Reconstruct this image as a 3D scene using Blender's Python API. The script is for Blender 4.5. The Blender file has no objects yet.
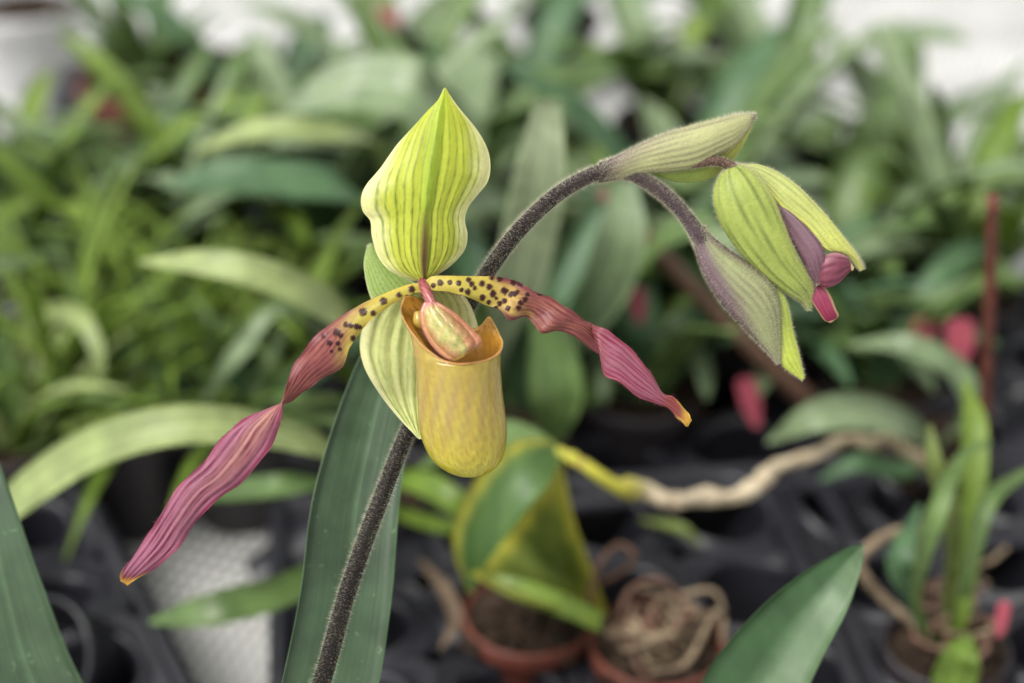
import bpy, math, random
import numpy as np
rng = np.random.default_rng(7)
random.seed(7)
sc = bpy.context.scene
col = sc.collection
# ------------------------------------------------------------------ camera
F = 1707.0; PITCH = math.radians(30); H = 0.50; ZF = 0.45; PX = ZF / F
CAM = np.array([0, 0, H])
RIGHT = np.array([1., 0, 0]); FWD = np.array([0, math.cos(PITCH), -math.sin(PITCH)]); UP = np.array([0, math.sin(PITCH), math.cos(PITCH)])
def P(px, py, Z):
    px = np.asarray(px, float); py = np.asarray(py, float); Z = np.asarray(Z, float)
    return CAM + Z[..., None] * (FWD + ((px - 512) / F)[..., None] * RIGHT - ((py - 341.5) / F)[..., None] * UP)
def W(a):            # (...,3) array of px, py, z in pixel units behind the flower plane
    a = np.asarray(a, float)
    return P(a[..., 0], a[..., 1], ZF + a[..., 2] * PX)
def G(px, py, z=0.):  # where the sight line meets the height z
    Z = (H - z) / (math.sin(PITCH) + (py - 341.5) / F * math.cos(PITCH))
    return P(px, py, Z)
cd = bpy.data.cameras.new('camera'); cam = bpy.data.objects.new('camera', cd); col.objects.link(cam)
cam.location = CAM; cam.rotation_euler = (math.radians(90) - PITCH, 0, 0)
cd.lens = 60.0; cd.sensor_width = 36; cd.clip_start = .01; cd.clip_end = 100
cd.dof.use_dof = True; cd.dof.focus_distance = ZF + .004; cd.dof.aperture_fstop = 5.0; cd.dof.aperture_blades = 9
sc.camera = cam
# ------------------------------------------------------------------ helpers
def lin(c):
    c = np.asarray(c, float) / 255.
    return np.where(c <= .04045, c / 12.92, ((c + .055) / 1.055) ** 2.4)
def sm(a, b, x):
    t = np.clip((np.asarray(x, float) - a) / (b - a), 0, 1); return t * t * (3 - 2 * t)
def mix(a, b, t):
    t = np.asarray(t, float)[..., None]; return np.asarray(a, float) * (1 - t) + np.asarray(b, float) * t
def cr(pts, n, s=None):      # Catmull-Rom through points by index
    p = np.asarray(pts, float)
    t = np.linspace(0, len(p) - 1, n) if s is None else np.asarray(s) * (len(p) - 1)
    i = np.clip(np.floor(t).astype(int), 0, len(p) - 2); f = (t - i)[:, None]
    q = np.vstack([2 * p[0] - p[1], p, 2 * p[-1] - p[-2]])
    a, b, c, d = q[i], q[i + 1], q[i + 2], q[i + 3]
    return .5 * (2 * b + (c - a) * f + (2 * a - 5 * b + 4 * c - d) * f ** 2 + (3 * b - a - 3 * c + d) * f ** 3)
def z3(l, z): return [(p[0], p[1], p[2] if len(p) > 2 else z) for p in l]
def wob(u, v, k=0):          # smooth pseudo noise in -1..1
    return (np.sin(u * 7.1 + v * 3.3 + k) + np.sin(u * 17.3 - v * 8.1 + 2.3 * k) * .6 + np.sin(u * 3.7 + v * 19.7 + 1.7 * k) * .5 + np.sin(u * 37 + v * 29 + k) * .35) / 2.2
class MB:
    def __init__(s): s.v = []; s.f = []; s.c = []; s.m = []; s.n = 0; s.uv = []
    def add(s, v, f, c=None, m=0, uv=None):
        v = np.asarray(v, float).reshape(-1, 3); s.v.append(v)
        if c is None: c = np.ones((len(v), 3)) * .5
        c = np.broadcast_to(np.asarray(c, float), (len(v), 3)); s.c.append(c)
        if uv is None: uv = np.zeros((len(v), 2))
        s.uv.append(np.asarray(uv).reshape(-1, 2))
        f = [tuple(int(i) + s.n for i in q) for q in f]; s.f += f; s.m += [m] * len(f); s.n += len(v)
    def build(s, name, mats, parent=None, smooth=True):
        me = bpy.data.meshes.new(name); V = np.vstack(s.v)
        o = bpy.data.objects.new(name, me); col.objects.link(o)
        if parent is not None:
            o.parent = parent; V = V - worldloc(parent)
        me.from_pydata(V.tolist(), [], s.f)
        for m in (mats if isinstance(mats, (list, tuple)) else [mats]): me.materials.append(m)
        me.polygons.foreach_set('material_index', s.m)
        me.polygons.foreach_set('use_smooth', [smooth] * len(s.f))
        at = me.color_attributes.new('Col', 'FLOAT_COLOR', 'POINT')
        C = np.ones((s.n, 4)); C[:, :3] = np.vstack(s.c); at.data.foreach_set('color', C.ravel())
        u = me.attributes.new('LeafUV', 'FLOAT_VECTOR', 'POINT'); U = np.zeros((s.n, 3)); U[:, :2] = np.vstack(s.uv); u.data.foreach_set('vector', U.ravel())
        me.update(); return o
def worldloc(o):
    l = np.zeros(3)
    while o is not None: l = l + np.array(o.location); o = o.parent
    return l
def gridfaces(n, m, wrap=False):
    f = []
    for i in range(n - 1):
        for j in range(m if wrap else m - 1):
            k = (j + 1) % m; f.append((i * m + j, i * m + k, (i + 1) * m + k, (i + 1) * m + j))
    return f
def gnorm(g, wrap=False):
    du = np.gradient(g, axis=0)
    dv = (np.roll(g, -1, 1) - np.roll(g, 1, 1)) if wrap else np.gradient(g, axis=1)
    n = np.cross(du, dv); return n / (np.linalg.norm(n, axis=-1, keepdims=True) + 1e-12)
def sheet(mb, g, c, th=.0003, cback=None, m=0, uv=None):
    n, k, _ = g.shape; N = gnorm(g); a = g + N * th / 2; b = g - N * th / 2; f = gridfaces(n, k)
    off = n * k; fb = [tuple(x + off for x in q[::-1]) for q in f]
    b1 = list(range(k)) + [i * k + k - 1 for i in range(1, n)] + [(n - 1) * k + j for j in range(k - 2, -1, -1)] + [i * k for i in range(n - 2, 0, -1)]
    rim = [(b1[i], b1[(i + 1) % len(b1)], b1[(i + 1) % len(b1)] + off, b1[i] + off) for i in range(len(b1))]
    if uv is None:
        U, Vv = np.meshgrid(np.linspace(0, 1, n), np.linspace(0, 1, k), indexing='ij'); uv = np.stack([U, Vv], -1)
    uv = uv.reshape(-1, 2); c = np.broadcast_to(c, g.shape); cb = c if cback is None else np.broadcast_to(cback, g.shape)
    mb.add(np.vstack([a.reshape(-1, 3), b.reshape(-1, 3)]), f + fb + rim, np.vstack([c.reshape(-1, 3), cb.reshape(-1, 3)]), m, np.vstack([uv, uv]))
def hairs(mb, g, n, ln, r, wrap=False, m=1, flip=1, tilt=.28, colr=(.75, .72, .62)):
    N = gnorm(g, wrap) * flip; a, b, _ = g.shape; i = rng.integers(0, a - 1, n); j = rng.integers(0, b if wrap else b - 1, n); k = (j + 1) % b
    fu = rng.random(n)[:, None]; fv = rng.random(n)[:, None]
    p = (g[i, j] * (1 - fv) + g[i, k] * fv) * (1 - fu) + (g[i + 1, j] * (1 - fv) + g[i + 1, k] * fv) * fu
    d = N[i, j] + rng.normal(0, tilt, (n, 3)); d /= np.linalg.norm(d, axis=1, keepdims=True)
    t = np.cross(d, rng.normal(0, 1, (n, 3))); t /= np.linalg.norm(t, axis=1, keepdims=True); s = np.cross(d, t)
    L = (ln * (.45 + .75 * rng.random(n)))[:, None]; R = r
    base = p - d * r
    V = np.empty((n, 4, 3)); V[:, 0] = base + t * R; V[:, 1] = base - .5 * t * R + .87 * s * R; V[:, 2] = base - .5 * t * R - .87 * s * R; V[:, 3] = p + d * L + rng.normal(0, tilt * .4, (n, 3)) * L
    f = []
    for q in range(n):
        o = 4 * q; f += [(o, o + 1, o + 3), (o + 1, o + 2, o + 3), (o + 2, o, o + 3)]
    mb.add(V.reshape(-1, 3), f, colr, m)
def tube_grid(path, rad, n, k=20, squash=1.):
    p = cr(path, n); r = cr([(x,) for x in rad], n)[:, 0]
    T = np.gradient(p, axis=0); T /= np.linalg.norm(T, axis=1, keepdims=True)
    ref = np.array([.13, .9, .4]); A = np.cross(T, ref); A /= np.linalg.norm(A, axis=1, keepdims=True); B = np.cross(T, A)
    a = np.linspace(0, 2 * math.pi, k, endpoint=False)
    return p[:, None] + r[:, None, None] * (np.cos(a)[None, :, None] * A[:, None] + squash * np.sin(a)[None, :, None] * B[:, None])
def closed(mb, g, c, m=0):   # wrapped tube with caps
    n, k, _ = g.shape; v = np.vstack([g.reshape(-1, 3), g[0].mean(0), g[-1].mean(0)]); f = gridfaces(n, k, True)
    c = np.broadcast_to(c, g.shape).reshape(-1, 3)
    f += [(n * k, (j + 1) % k, j) for j in range(k)] + [(n * k + 1, (n - 1) * k + j, (n - 1) * k + (j + 1) % k) for j in range(k)]
    U, Vv = np.meshgrid(np.linspace(0, 1, n), np.linspace(0, 1, k), indexing='ij'); uv = np.stack([U, Vv], -1).reshape(-1, 2)
    mb.add(v, f, np.vstack([c, c[:1], c[-1:]]), m, np.vstack([uv, [[0, 0], [1, 0]]]))
def outward(g):              # +1 when gnorm of a wrapped tube points out
    N = gnorm(g, True); ce = g.mean(1, keepdims=True); return 1 if ((g - ce) * N).sum() > 0 else -1
def tube(mb, path, rad, c, n=24, k=12, m=0, squash=1.): closed(mb, tube_grid(path, rad, n, k, squash), c, m)
def tag(o, label=None, cat=None, group=None, kind=None):
    for a, b in (('label', label), ('category', cat), ('group', group), ('kind', kind)):
        if b: o[a] = b
    return o
def empty(name, loc, label, cat, group=None):
    o = bpy.data.objects.new(name, None); col.objects.link(o); o.location = loc; o.empty_display_size = .02
    return tag(o, label, cat, group)
# ------------------------------------------------------------------ materials
def newmat(name):
    m = bpy.data.materials.new(name); m.use_nodes = True; nt = m.node_tree; nt.nodes.clear()
    out = nt.nodes.new('ShaderNodeOutputMaterial'); return m, nt, out
def N_(nt, t, **kw):
    n = nt.nodes.new(t)
    for k, v in kw.items():
        if k.startswith('i_'): n.inputs[k[2:].replace('_', ' ')].default_value = v
        else: setattr(n, k, v)
    return n
def petal_mat(name, rough=.45, transl=.25, bump=.15, spec=.4, nscale=900, var=.12, tint=1.):
    m, nt, out = newmat(name); L = nt.links.new
    at = N_(nt, 'ShaderNodeAttribute', attribute_name='Col')
    tc = N_(nt, 'ShaderNodeTexCoord')
    nz = N_(nt, 'ShaderNodeTexNoise', i_Scale=nscale, i_Detail=3.); L(tc.outputs['Object'], nz.inputs['Vector'])
    nz2 = N_(nt, 'ShaderNodeTexNoise', i_Scale=nscale / 7, i_Detail=2.); L(tc.outputs['Object'], nz2.inputs['Vector'])
    mm = N_(nt, 'ShaderNodeMath', operation='ADD'); L(nz.outputs['Fac'], mm.inputs[0]); L(nz2.outputs['Fac'], mm.inputs[1])
    mr = N_(nt, 'ShaderNodeMapRange', i_From_Min=.6, i_From_Max=1.4, i_To_Min=1 - var, i_To_Max=1 + var); L(mm.outputs[0], mr.inputs['Value'])
    vm = N_(nt, 'ShaderNodeVectorMath', operation='SCALE'); L(at.outputs['Color'], vm.inputs[0]); L(mr.outputs[0], vm.inputs['Scale'])
    bp = N_(nt, 'ShaderNodeBump', i_Strength=bump, i_Distance=.0006); L(nz.outputs['Fac'], bp.inputs['Height'])
    b = N_(nt, 'ShaderNodeBsdfPrincipled', i_Roughness=rough); b.inputs['Specular IOR Level'].default_value = spec
    L(vm.outputs[0], b.inputs['Base Color']); L(bp.outputs[0], b.inputs['Normal'])
    t = N_(nt, 'ShaderNodeBsdfTranslucent'); L(vm.outputs[0], t.inputs['Color'])
    x = N_(nt, 'ShaderNodeMixShader'); x.inputs[0].default_value = transl; L(b.outputs[0], x.inputs[1]); L(t.outputs[0], x.inputs[2]); L(x.outputs[0], out.inputs[0])
    return m
def leaf_mat(name, c1, c2, rough=.38, transl=.2, mid=(1.5, 1.4, 1.3), spec=.5):
    m, nt, out = newmat(name); L = nt.links.new
    tc = N_(nt, 'ShaderNodeTexCoord'); uv = N_(nt, 'ShaderNodeAttribute', attribute_name='LeafUV'); sp = N_(nt, 'ShaderNodeSeparateXYZ'); L(uv.outputs['Vector'], sp.inputs[0])
    oi = N_(nt, 'ShaderNodeObjectInfo')
    nz = N_(nt, 'ShaderNodeTexNoise', i_Scale=45., i_Detail=3.); L(tc.outputs['Object'], nz.inputs['Vector'])
    ad = N_(nt, 'ShaderNodeMath', operation='MULTIPLY_ADD'); ad.inputs[1].default_value = .6; L(oi.outputs['Random'], ad.inputs[0]); L(nz.outputs['Fac'], ad.inputs[2])
    mr = N_(nt, 'ShaderNodeMapRange', i_From_Min=.35, i_From_Max=1.25); L(ad.outputs[0], mr.inputs['Value'])
    mx = N_(nt, 'ShaderNodeMix', data_type='RGBA'); mx.inputs['A'].default_value = (*c1, 1); mx.inputs['B'].default_value = (*c2, 1); L(mr.outputs[0], mx.inputs['Factor'])
    # longitudinal veins
    cb = N_(nt, 'ShaderNodeCombineXYZ'); ml = N_(nt, 'ShaderNodeMath', operation='MULTIPLY'); ml.inputs[1].default_value = 30; L(sp.outputs['Y'], ml.inputs[0]); L(ml.outputs[0], cb.inputs['Y'])
    m2 = N_(nt, 'ShaderNodeMath', operation='MULTIPLY'); m2.inputs[1].default_value = 2; L(sp.outputs['X'], m2.inputs[0]); L(m2.outputs[0], cb.inputs['X'])
    vn = N_(nt, 'ShaderNodeTexNoise', i_Scale=1., i_Detail=2.); L(cb.outputs[0], vn.inputs['Vector'])
    vr = N_(nt, 'ShaderNodeMapRange', i_From_Min=.3, i_From_Max=.7, i_To_Min=.85, i_To_Max=1.15); L(vn.outputs['Fac'], vr.inputs['Value'])
    # midrib: |v-.5|
    s1 = N_(nt, 'ShaderNodeMath', operation='SUBTRACT'); s1.inputs[1].default_value = .5; L(sp.outputs['Y'], s1.inputs[0])
    s2 = N_(nt, 'ShaderNodeMath', operation='ABSOLUTE'); L(s1.outputs[0], s2.inputs[0])
    s3 = N_(nt, 'ShaderNodeMapRange', i_From_Min=.012, i_From_Max=.05, i_To_Min=mid[0], i_To_Max=1.); L(s2.outputs[0], s3.inputs['Value'])
    e1 = N_(nt, 'ShaderNodeMapRange', i_From_Min=.475, i_From_Max=.5, i_To_Min=1., i_To_Max=1.7); L(s2.outputs[0], e1.inputs['Value'])
    sn = N_(nt, 'ShaderNodeTexNoise', i_Scale=420., i_Detail=2.); L(tc.outputs['Object'], sn.inputs['Vector'])
    sr = N_(nt, 'ShaderNodeMapRange', i_From_Min=.68, i_From_Max=.74, i_To_Min=1., i_To_Max=1.7); L(sn.outputs['Fac'], sr.inputs['Value'])
    bn = N_(nt, 'ShaderNodeTexNoise', i_Scale=90., i_Detail=4.); L(tc.outputs['Object'], bn.inputs['Vector'])
    br = N_(nt, 'ShaderNodeMapRange', i_From_Min=.3, i_From_Max=.7, i_To_Min=.78, i_To_Max=1.2); L(bn.outputs['Fac'], br.inputs['Value'])
    q0 = N_(nt, 'ShaderNodeMath', operation='MULTIPLY'); L(sr.outputs[0], q0.inputs[0]); L(br.outputs[0], q0.inputs[1])
    qa = N_(nt, 'ShaderNodeMath', operation='MULTIPLY'); L(q0.outputs[0], qa.inputs[0]); L(vr.outputs[0], qa.inputs[1])
    q1 = N_(nt, 'ShaderNodeMath', operation='MULTIPLY'); L(qa.outputs[0], q1.inputs[0]); L(s3.outputs[0], q1.inputs[1])
    rg = N_(nt, 'ShaderNodeMapRange', i_From_Min=.3, i_From_Max=.7, i_To_Min=rough * .8, i_To_Max=rough * 1.35); L(bn.outputs['Fac'], rg.inputs['Value'])
    q2 = N_(nt, 'ShaderNodeMath', operation='MULTIPLY'); L(q1.outputs[0], q2.inputs[0]); L(e1.outputs[0], q2.inputs[1])
    vm = N_(nt, 'ShaderNodeVectorMath', operation='SCALE'); L(mx.outputs['Result'], vm.inputs[0]); L(q2.outputs[0], vm.inputs['Scale'])
    bp = N_(nt, 'ShaderNodeBump', i_Strength=.25, i_Distance=.0008); L(q1.outputs[0], bp.inputs['Height'])
    b = N_(nt, 'ShaderNodeBsdfPrincipled', i_Roughness=rough); b.inputs['Specular IOR Level'].default_value = spec
    L(vm.outputs[0], b.inputs['Base Color']); L(bp.outputs[0], b.inputs['Normal']); L(rg.outputs[0], b.inputs['Roughness'])
    t = N_(nt, 'ShaderNodeBsdfTranslucent'); L(vm.outputs[0], t.inputs['Color'])
    x = N_(nt, 'ShaderNodeMixShader'); x.inputs[0].default_value = transl; L(b.outputs[0], x.inputs[1]); L(t.outputs[0], x.inputs[2]); L(x.outputs[0], out.inputs[0])
    return m
def plain(name, c, rough=.5, var=.25, scale=60, spec=.5, bump=.2):
    m, nt, out = newmat(name); L = nt.links.new
    tc = N_(nt, 'ShaderNodeTexCoord'); nz = N_(nt, 'ShaderNodeTexNoise', i_Scale=float(scale), i_Detail=5.); L(tc.outputs['Object'], nz.inputs['Vector'])
    mr = N_(nt, 'ShaderNodeMapRange', i_From_Min=.3, i_From_Max=.7, i_To_Min=1 - var, i_To_Max=1 + var); L(nz.outputs['Fac'], mr.inputs['Value'])
    rgb = N_(nt, 'ShaderNodeRGB'); rgb.outputs[0].default_value = (*c, 1)
    vm = N_(nt, 'ShaderNodeVectorMath', operation='SCALE'); L(rgb.outputs[0], vm.inputs[0]); L(mr.outputs[0], vm.inputs['Scale'])
    rr = N_(nt, 'ShaderNodeMapRange', i_From_Min=.3, i_From_Max=.7, i_To_Min=rough * .8, i_To_Max=min(1, rough * 1.2)); L(nz.outputs['Fac'], rr.inputs['Value'])
    bp = N_(nt, 'ShaderNodeBump', i_Strength=bump, i_Distance=.001); L(nz.outputs['Fac'], bp.inputs['Height'])
    b = N_(nt, 'ShaderNodeBsdfPrincipled'); b.inputs['Specular IOR Level'].default_value = spec
    L(vm.outputs[0], b.inputs['Base Color']); L(rr.outputs[0], b.inputs['Roughness']); L(bp.outputs[0], b.inputs['Normal']); L(b.outputs[0], out.inputs[0])
    return m
M = {}
M['petal'] = petal_mat('petal')
M['pouch'] = petal_mat('pouch_skin', rough=.24, transl=.22, bump=.22, spec=.8, var=.12, nscale=700)
M['stem'] = petal_mat('stem_skin', rough=.6, transl=0, bump=.5, spec=.25, nscale=1500, var=.3)
M['bud'] = petal_mat('bud_skin', rough=.5, transl=.08, bump=.3, spec=.3, nscale=1200, var=.13)
M['gloss'] = petal_mat('shield_skin', rough=.25, transl=.1, bump=.15, spec=.6, nscale=700, var=.12)
M['hair'] = petal_mat('fine_hair', rough=.5, transl=.45, bump=0, spec=.3, var=0)
M['deep'] = leaf_mat('deep_leaf', (.045, .105, .045), (.08, .16, .065), rough=.42, transl=.12)
M['own'] = leaf_mat('thick_leaf', (.035, .072, .034), (.058, .10, .05), rough=.4, transl=.06)
M['mid'] = leaf_mat('mid_leaf', (.088, .158, .045), (.16, .245, .07), rough=.36, transl=.25)
M['bright'] = leaf_mat('bright_leaf', (.15, .25, .03), (.24, .35, .055), rough=.4, transl=.35)
M['pale'] = leaf_mat('pale_leaf', (.28, .35, .125), (.38, .45, .18), rough=.42, transl=.25)
M['grey'] = leaf_mat('grey_green_leaf', (.14, .205, .10), (.235, .31, .16), rough=.36, transl=.15)
M['olive'] = leaf_mat('olive_leaf', (.10, .15, .03), (.17, .21, .05), rough=.45, transl=.25)
M['edged'] = petal_mat('yellow_edged_leaf', rough=.42, transl=.2, nscale=200)
M['black'] = plain('black_plastic', (.016, .016, .021), .36, .35, 25, .55)
M['pot'] = plain('red_brown_plastic', (.13, .034, .02), .6, .3, 50)
M['potd'] = plain('dark_pot_plastic', (.03, .025, .028), .45, .3, 50)
M['potw'] = plain('white_pot_plastic', (.55, .55, .55), .4, .15, 50)
M['bark'] = plain('bark_chips', (.035, .022, .014), .85, .7, 220, .2, 1.)
M['ghost'] = leaf_mat('pale_grey_leaf', (.38, .46, .27), (.46, .54, .33), rough=.45, transl=.2)
M['dry'] = leaf_mat('dead_leaf', (.09, .055, .035), (.17, .12, .075), rough=.7, transl=.1)
M['cane'] = petal_mat('cane_skin', rough=.5, transl=0, bump=.5, nscale=300, var=.25)
M['brown'] = plain('brown_stem_skin', (.16, .085, .055), .6, .35, 200)
M['rust'] = plain('rusty_stake', (.13, .035, .022), .7, .5, 200)
M['pink'] = plain('pink_tag_plastic', (.36, .06, .09), .55, .2, 60)
M['root'] = plain('dry_root', (.24, .18, .115), .8, .6, 240, .3, .8)
# netting
m, nt, out = newmat('white_netting'); L = nt.links.new
tc = N_(nt, 'ShaderNodeTexCoord'); mp = N_(nt, 'ShaderNodeMapping'); mp.inputs['Rotation'].default_value = (0, 0, .35); L(tc.outputs['Object'], mp.inputs[0])
w1 = N_(nt, 'ShaderNodeTexWave', wave_type='BANDS', bands_direction='X', i_Scale=48., i_Distortion=.3); w2 = N_(nt, 'ShaderNodeTexWave', wave_type='BANDS', bands_direction='Y', i_Scale=36., i_Distortion=.3)
L(mp.outputs[0], w1.inputs[0]); L(mp.outputs[0], w2.inputs[0])
mxm = N_(nt, 'ShaderNodeMath', operation='MAXIMUM'); L(w1.outputs['Fac'], mxm.inputs[0]); L(w2.outputs['Fac'], mxm.inputs[1])
rp = N_(nt, 'ShaderNodeValToRGB'); rp.color_ramp.elements[0].position = .35; rp.color_ramp.elements[0].color = (.14, .14, .135, 1); rp.color_ramp.elements[1].position = .8; rp.color_ramp.elements[1].color = (.66, .66, .63, 1)
L(mxm.outputs[0], rp.inputs[0])
nz = N_(nt, 'ShaderNodeTexNoise', i_Scale=14., i_Detail=5.); L(tc.outputs['Object'], nz.inputs['Vector'])
mr = N_(nt, 'ShaderNodeMapRange', i_From_Min=.3, i_From_Max=.7, i_To_Min=.75, i_To_Max=1.1); L(nz.outputs['Fac'], mr.inputs['Value'])
vm = N_(nt, 'ShaderNodeVectorMath', operation='SCALE'); L(rp.outputs[0], vm.inputs[0]); L(mr.outputs[0], vm.inputs['Scale'])
bp = N_(nt, 'ShaderNodeBump', i_Strength=.5, i_Distance=.001); L(mxm.outputs[0], bp.inputs['Height'])
b = N_(nt, 'ShaderNodeBsdfPrincipled', i_Roughness=.7); L(vm.outputs[0], b.inputs['Base Color']); L(bp.outputs[0], b.inputs['Normal']); L(b.outputs[0], out.inputs[0]); M['net'] = m
# ------------------------------------------------------------------ the orchid
TRAYZ = .05
root_xy = G(262, 900, .10)
orchid = empty('slipper_orchid', (root_xy[0], root_xy[1], 0.06), 'slipper orchid in sharp focus with yellow pouch, spotted pink petals and hairy arching stem', 'orchid')
CREAM = (.84, .80, .64)
# flower stem
sp_ = [(262, 900, 40), (292, 780, 30), (326, 668, 22), (343.5, 605, 24), (362.7, 547, 30), (380, 501, 38), (400, 450, 52), (424, 395, 66), (450, 340, 66), (476, 292, 50), (487, 273, 40), (508, 243.5, 26), (531.5, 217, 16), (558, 194, 8), (587, 177, 2), (612, 170, 0), (634, 170, 2)]
g = tube_grid(W(sp_), np.array([10, 10, 9.2, 9, 8.8, 8.6, 8.4, 8.2, 8, 8, 8, 8, 7.9, 7.7, 7.6, 8.2, 9]) * PX, 260, 22)
U, Vv = np.meshgrid(np.linspace(0, 1, 260), np.linspace(0, 1, 22), indexing='ij')
c = mix(lin((24, 18, 14)), lin((46, 34, 38)), sm(.6, .95, U)); c = c * (1 + .25 * wob(U * 30, np.sin(Vv * 6.28) * 2))[..., None]
mb = MB(); closed(mb, g, c); hairs(mb, g, 20000, 5 * PX, .065 * PX, True, 1, outward(g), tilt=.08, colr=CREAM)
stem = mb.build('flower_stem', [M['stem'], M['hair']], orchid)
# second branch of the stem to lower bud
g = tube_grid(W([(618, 172, 4), (636, 176, 1), (655, 187, 0), (672, 201, 0), (687, 218, 0), (700, 238, 0), (706, 250, 2)]), np.array([6, 7.2, 7.4, 7.2, 7.2, 8.5, 8]) * PX, 70, 20)
mb = MB(); U, Vv = np.meshgrid(np.linspace(0, 1, 70), np.linspace(0, 1, 20), indexing='ij')
closed(mb, g, mix(lin((58, 46, 44)), lin((74, 58, 68)), U) * (1 + .2 * wob(U * 9, Vv * 5))[..., None]); hairs(mb, g, 6500, 4.4 * PX, .07 * PX, True, 1, outward(g), tilt=.09, colr=CREAM)
mb.build('stem_branch', [M['stem'], M['hair']], stem)
# flower core (column) is the flower part
def loft(A, Mi, B, n, k, curl=None):
    a = cr(A, n)[:, None]; b = cr(B, n)[:, None]; m_ = cr(Mi, n)[:, None] if Mi is not None else None
    v = np.linspace(0, 1, k)[None, :, None]
    if m_ is None: return a * (1 - v) + b * v
    return a * (1 - v) * (1 - 2 * v) + m_ * 4 * v * (1 - v) + b * v * (2 * v - 1)
mb = MB()
g = tube_grid(W([(424, 277, 14), (425, 285, 0), (427, 293, -10), (431, 303, -18), (436, 313, -22)]), np.array([4, 7.5, 7.2, 6, 5]) * PX, 30, 16, .7)
U, Vv = np.meshgrid(np.linspace(0, 1, 30), np.linspace(0, 1, 16), indexing='ij')
closed(mb, g, mix(lin((128, 46, 62)), lin((190, 112, 108)), sm(.1, .9, U + .35 * wob(U * 4, Vv * 9))))
hairs(mb, g, 500, 2.5 * PX, .2 * PX, True, 0, outward(g), colr=lin((200, 130, 130)))
g = tube_grid(W([(424, 282, 8), (428, 300, 35), (436, 330, 52), (446, 352, 60)]), np.array([6, 6, 6, 7]) * PX, 24, 14)
closed(mb, g, lin((150, 140, 80)))
g = tube_grid(W([(418, 312, 4), (419, 322, 2), (424, 330, 2)]), np.array([4, 6, 2]) * PX, 12, 10)   # pollen mass beside the shield
closed(mb, g, lin((190, 160, 70)))
flower = mb.build('flower', [M['gloss']], orchid)
# dorsal sepal
Lq = [(421, 280, 6), (410, 279.5, 10), (390, 270, 14), (378, 256, 17), (372, 236, 12), (370.5, 221, 6), (363, 211, 0), (361, 199, -2), (366, 186, 2), (381, 168, 8), (399, 143, 12), (418, 125, 10), (435, 109, 4), (443.5, 90, 0)]
Mq = [(424, 282, 4), (424, 277, 2), (423.7, 268, 0), (424, 254, -4), (424.5, 233, -8), (425, 216, -10), (427, 202, -12), (429, 187, -13), (431, 171, -13), (434, 150, -12), (437, 127, -9), (440, 109, -6), (443, 97, -3), (444.8, 87.5, 0)]
Rq = [(427, 280, 6), (436, 275, 10), (451, 265, 15), (464, 250, 18), (467, 235, 14), (464.5, 220, 12), (468, 207, 14), (477, 195, 16), (487, 182, 14), (490, 167, 12), (487, 149, 12), (476, 129, 10), (457, 106, 4), (446, 90, 0)]
n, k = 200, 90; q = loft(Lq, Mq, Rq, n, k); U, Vv = np.meshgrid(np.linspace(0, 1, n), np.linspace(0, 1, k), indexing='ij')
edge = np.abs(Vv - .5) * 2
q[..., 2] += -3.5 * np.exp(-((Vv - .5) / .05) ** 2) * sm(1, .6, U) + .55 * np.cos(Vv * 2 * math.pi * 7) * sm(0, .1, U) * sm(1, .7, U) + 3 * np.sin(U * 17 + 2 * Vv) * edge ** 3
nv = 15; pv = Vv * nv + .16 * wob(U * 2.2, Vv * 3) ; ph = np.abs((pv % 1) - .5) * 2      # 0 on a vein
va = np.array([.5, .9, .6, 1., .75, 1., .85, .7, 1., .9, .65, 1., .7, .9, .5, .5])[np.clip(pv.astype(int), 0, 15)]; vein = np.exp(-((ph / (.17 + .13 * va)) ** 2)) * (.45 + .6 * va) * (.8 + .3 * wob(U * 8, Vv * 12, 2)); vein = vein + .35 * np.exp(-(((np.abs(((pv * 2 + .5) % 1) - .5) * 2) / .35) ** 2)) * np.clip(wob(U * 5, Vv * 20), 0, 1); vein = vein * sm(.98, .75, U) * sm(1., .8, edge)
base = mix(lin((196, 204, 70)), lin((170, 190, 44)), sm(.55, 1, U) * sm(.5, .1, edge)); base = mix(base, lin((236, 234, 168)), sm(.55, .98, edge + .08 * wob(U * 3, Vv * 2)))
base = mix(base, lin((150, 178, 44)), np.exp(-((Vv - .5) / .07) ** 2) * .8 * sm(1, .6, U))
vc = mix(lin((86, 42, 34)), lin((98, 126, 34)), sm(.12, .62, U + .25 * edge))
c = mix(base, vc, np.clip(vein, 0, 1) * (1 - .3 * sm(.45, .8, U)) * .9)
c = mix(c, lin((92, 30, 36)), np.exp(-((Vv - .5) / .045) ** 2) * sm(.5, .22, U) * .9 + .8 * sm(.07, .0, U))
mb = MB(); sheet(mb, W(q), c, 1.2 * PX); mb.build('dorsal_sepal', [M['petal']], flower)
# synsepal
Lq = [(416, 286, 14), (389, 292, 30), (368, 312, 46), (360, 340, 56), (364, 366, 58), (380, 394, 54), (400, 419, 46), (417.5, 437, 40)]
Mq = [(424, 286, 10), (424, 296, 30), (423, 320, 48), (420, 350, 54), (418, 375, 54), (417, 400, 50), (418, 422, 44), (420, 439, 40)]
Rq = [(433, 285, 14), (461, 293, 28), (475, 316, 44), (480, 345, 54), (476, 375, 56), (462, 402, 52), (442, 425, 46), (423, 438, 40)]
n, k = 120, 70; q = loft(Lq, Mq, Rq, n, k); U, Vv = np.meshgrid(np.linspace(0, 1, n), np.linspace(0, 1, k), indexing='ij'); edge = np.abs(Vv - .5) * 2
q[..., 2] += 1.2 * np.cos(Vv * 2 * math.pi * 8)
pv = Vv * 13 + .25 + .2 * wob(U * 2, Vv * 3); ph = np.abs((pv % 1) - .5) * 2; vein = np.exp(-((ph / .3) ** 2)) * sm(1., .85, edge) * np.clip(.75 + .4 * wob(U * 4, np.floor(pv) * 1.7), 0, 1)
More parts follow.
